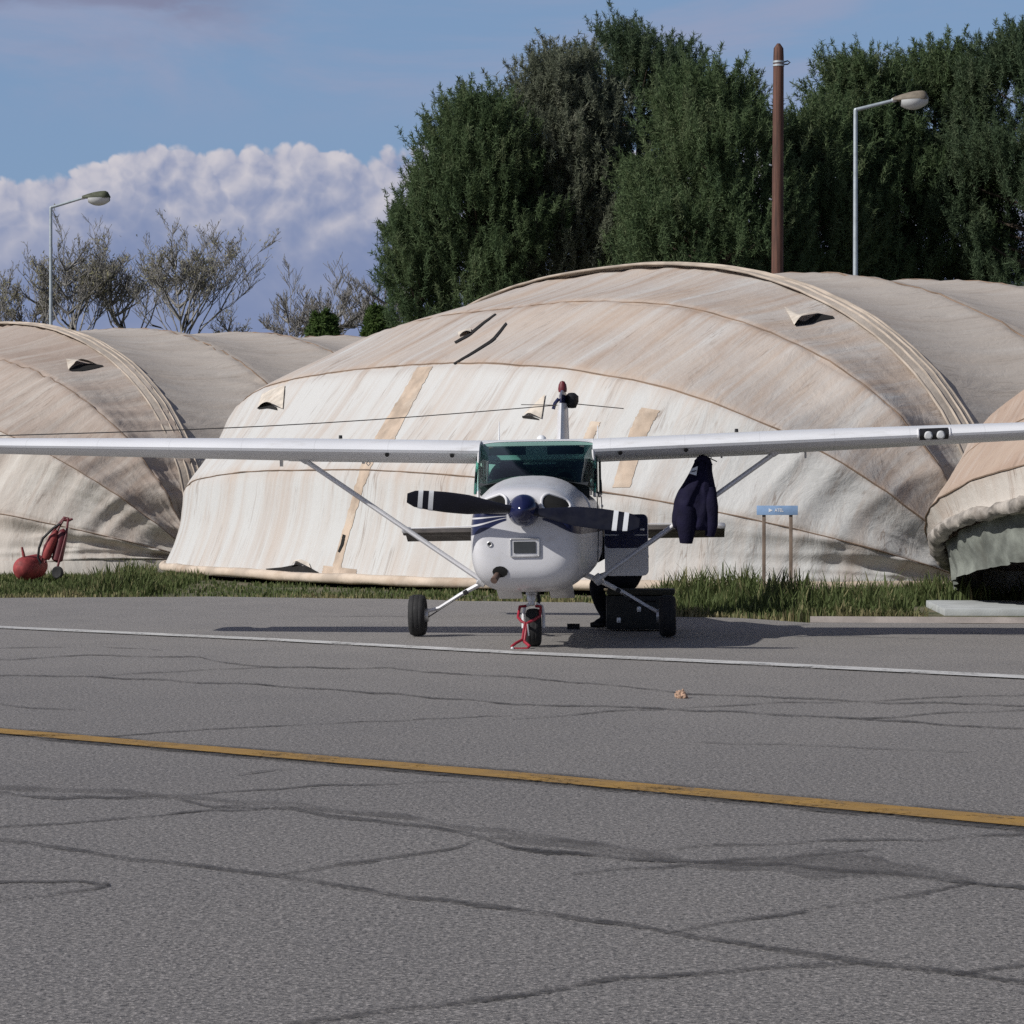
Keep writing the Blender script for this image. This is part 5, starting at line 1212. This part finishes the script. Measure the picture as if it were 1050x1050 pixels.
# height of the bank's top along the horizon
topn = t.math('MULTIPLY_ADD', t.noise(shifted(3.1, 0), .35, 2), 1.0, 3.42)
cb = t.n('ShaderNodeCombineXYZ'); t.l(U, cb.inputs[0]); topn0 = t.math('MULTIPLY_ADD', t.noise(cb.outputs[0], .55, 2),   .34, 3.36); topn = t.math('ADD', topn0, t.ramp(U, -5.2, -3.4, -.25, .14))
edge = t.math('SUBTRACT', t.math('MULTIPLY_ADD', L0, .50, topn), t.math('MULTIPLY', Vv, 1.0))
cov = t.ramp(edge, -.01, .06)
cov = t.math('MULTIPLY', cov, t.ramp(Vv, -1.0, .4))
lit = t.math('MULTIPLY_ADD', t.math('SUBTRACT', L0, L1), t.ramp(Vv, 1.9, 3.4, .06, 1.45), .56)
depth = t.ramp(edge, 0.0, 1.25)       # thick, shaded base of the bank
big = t.ramp(t.noise(P2, .9, 4, .6, .5), .35, .65)
lit = t.math('SUBTRACT', lit, t.math('MULTIPLY', depth, t.math('MULTIPLY_ADD', big, -.25, .66)), clamp=False)
lit = t.ramp(lit, -.15, 1.0)
WHITE, BASE, SKYB = (6.1, 5.85, 6.3), (2.1, 2.65, 4.35), (2.0, 3.05, 5.0)
cc = t.mix(lit, BASE, WHITE)
# clear sky of the lower sky: blue, a little paler with height haze
blue = t.n('ShaderNodeMix', data_type='RGBA', blend_type='MULTIPLY'); blue.inputs[0].default_value = 1.0; t.l(sky.outputs[0], blue.inputs[6]); blue.inputs[7].default_value = (.9, .96, 1.0, 1)
dim_zenith = t.n('ShaderNodeMix', data_type='RGBA', blend_type='MULTIPLY'); t.val(dim_zenith.inputs[0], t.ramp(Vv, 5.5, 12.0)); t.l(blue.outputs[2], dim_zenith.inputs[6]); dim_zenith.inputs[7].default_value = (.27, .27, .29, 1)
base_sky = t.mix(t.ramp(Vv, 3.0, 14.0, .75, 0.0), dim_zenith.outputs[2], SKYB)
# thin high veils
veil = t.noise(t.vmul(shifted(0, 5), (.16, .55, 1)), 1.0, 6, .6, 1.2)
vm = t.math('MULTIPLY', t.ramp(veil, .38, .66, 0, .75), t.math('MULTIPLY', t.ramp(Vv, 3.4, 4.4), t.ramp(Vv, 6.5, 9.0, 1, 0)))
s1 = t.mix(vm, base_sky, (3.1, 3.45, 4.9))
dk = t.math('MULTIPLY', t.ramp(t.noise(t.vmul(shifted(2, 1), (.30, 1.1, 1)), 1.0, 5, .6, .6), .36, .56, 0, .85), t.math('MULTIPLY', t.ramp(Vv, 4.35, 5.0), t.ramp(U, -2.0, -3.6)))
wv2 = t.math('MULTIPLY_ADD', t.noise(t.vmul(P2, (.9, 2.2, 1)), 1.0, 5, .6, .5), .5, Vv)
dk = t.math('MAXIMUM', dk, t.math('MULTIPLY', t.ramp(wv2, 5.10, 5.32, 0, .9), t.ramp(U, -2.4, -3.4)))
s1 = t.mix(dk, s1, (2.2, 2.35, 3.55))
fin_ = t.mix(cov, s1, cc)
bgm = t.n('ShaderNodeBackground'); bgm.inputs[1].default_value = .10; t.l(fin_, bgm.inputs[0]); t.l(bgm.outputs[0], t.out.inputs[0])

cam = bpy.data.cameras.new('camera'); cam.sensor_width = 36; cam.lens = 36 * F / 1050; cam.clip_start = .1; cam.clip_end = 6000
co = bpy.data.objects.new('camera', cam); COL.objects.link(co); co.location = (0, 0, CAMH); co.rotation_euler = (R(90) - math.atan(13 / F), 0, 0)
SC.camera = co
vs = SC.view_settings; vs.view_transform = 'Standard'; vs.look = 'None'; vs.exposure = 0; vs.gamma = 1
SC.cycles.max_bounces = 6; SC.cycles.transparent_max_bounces = 12; SC.cycles.use_denoising = False
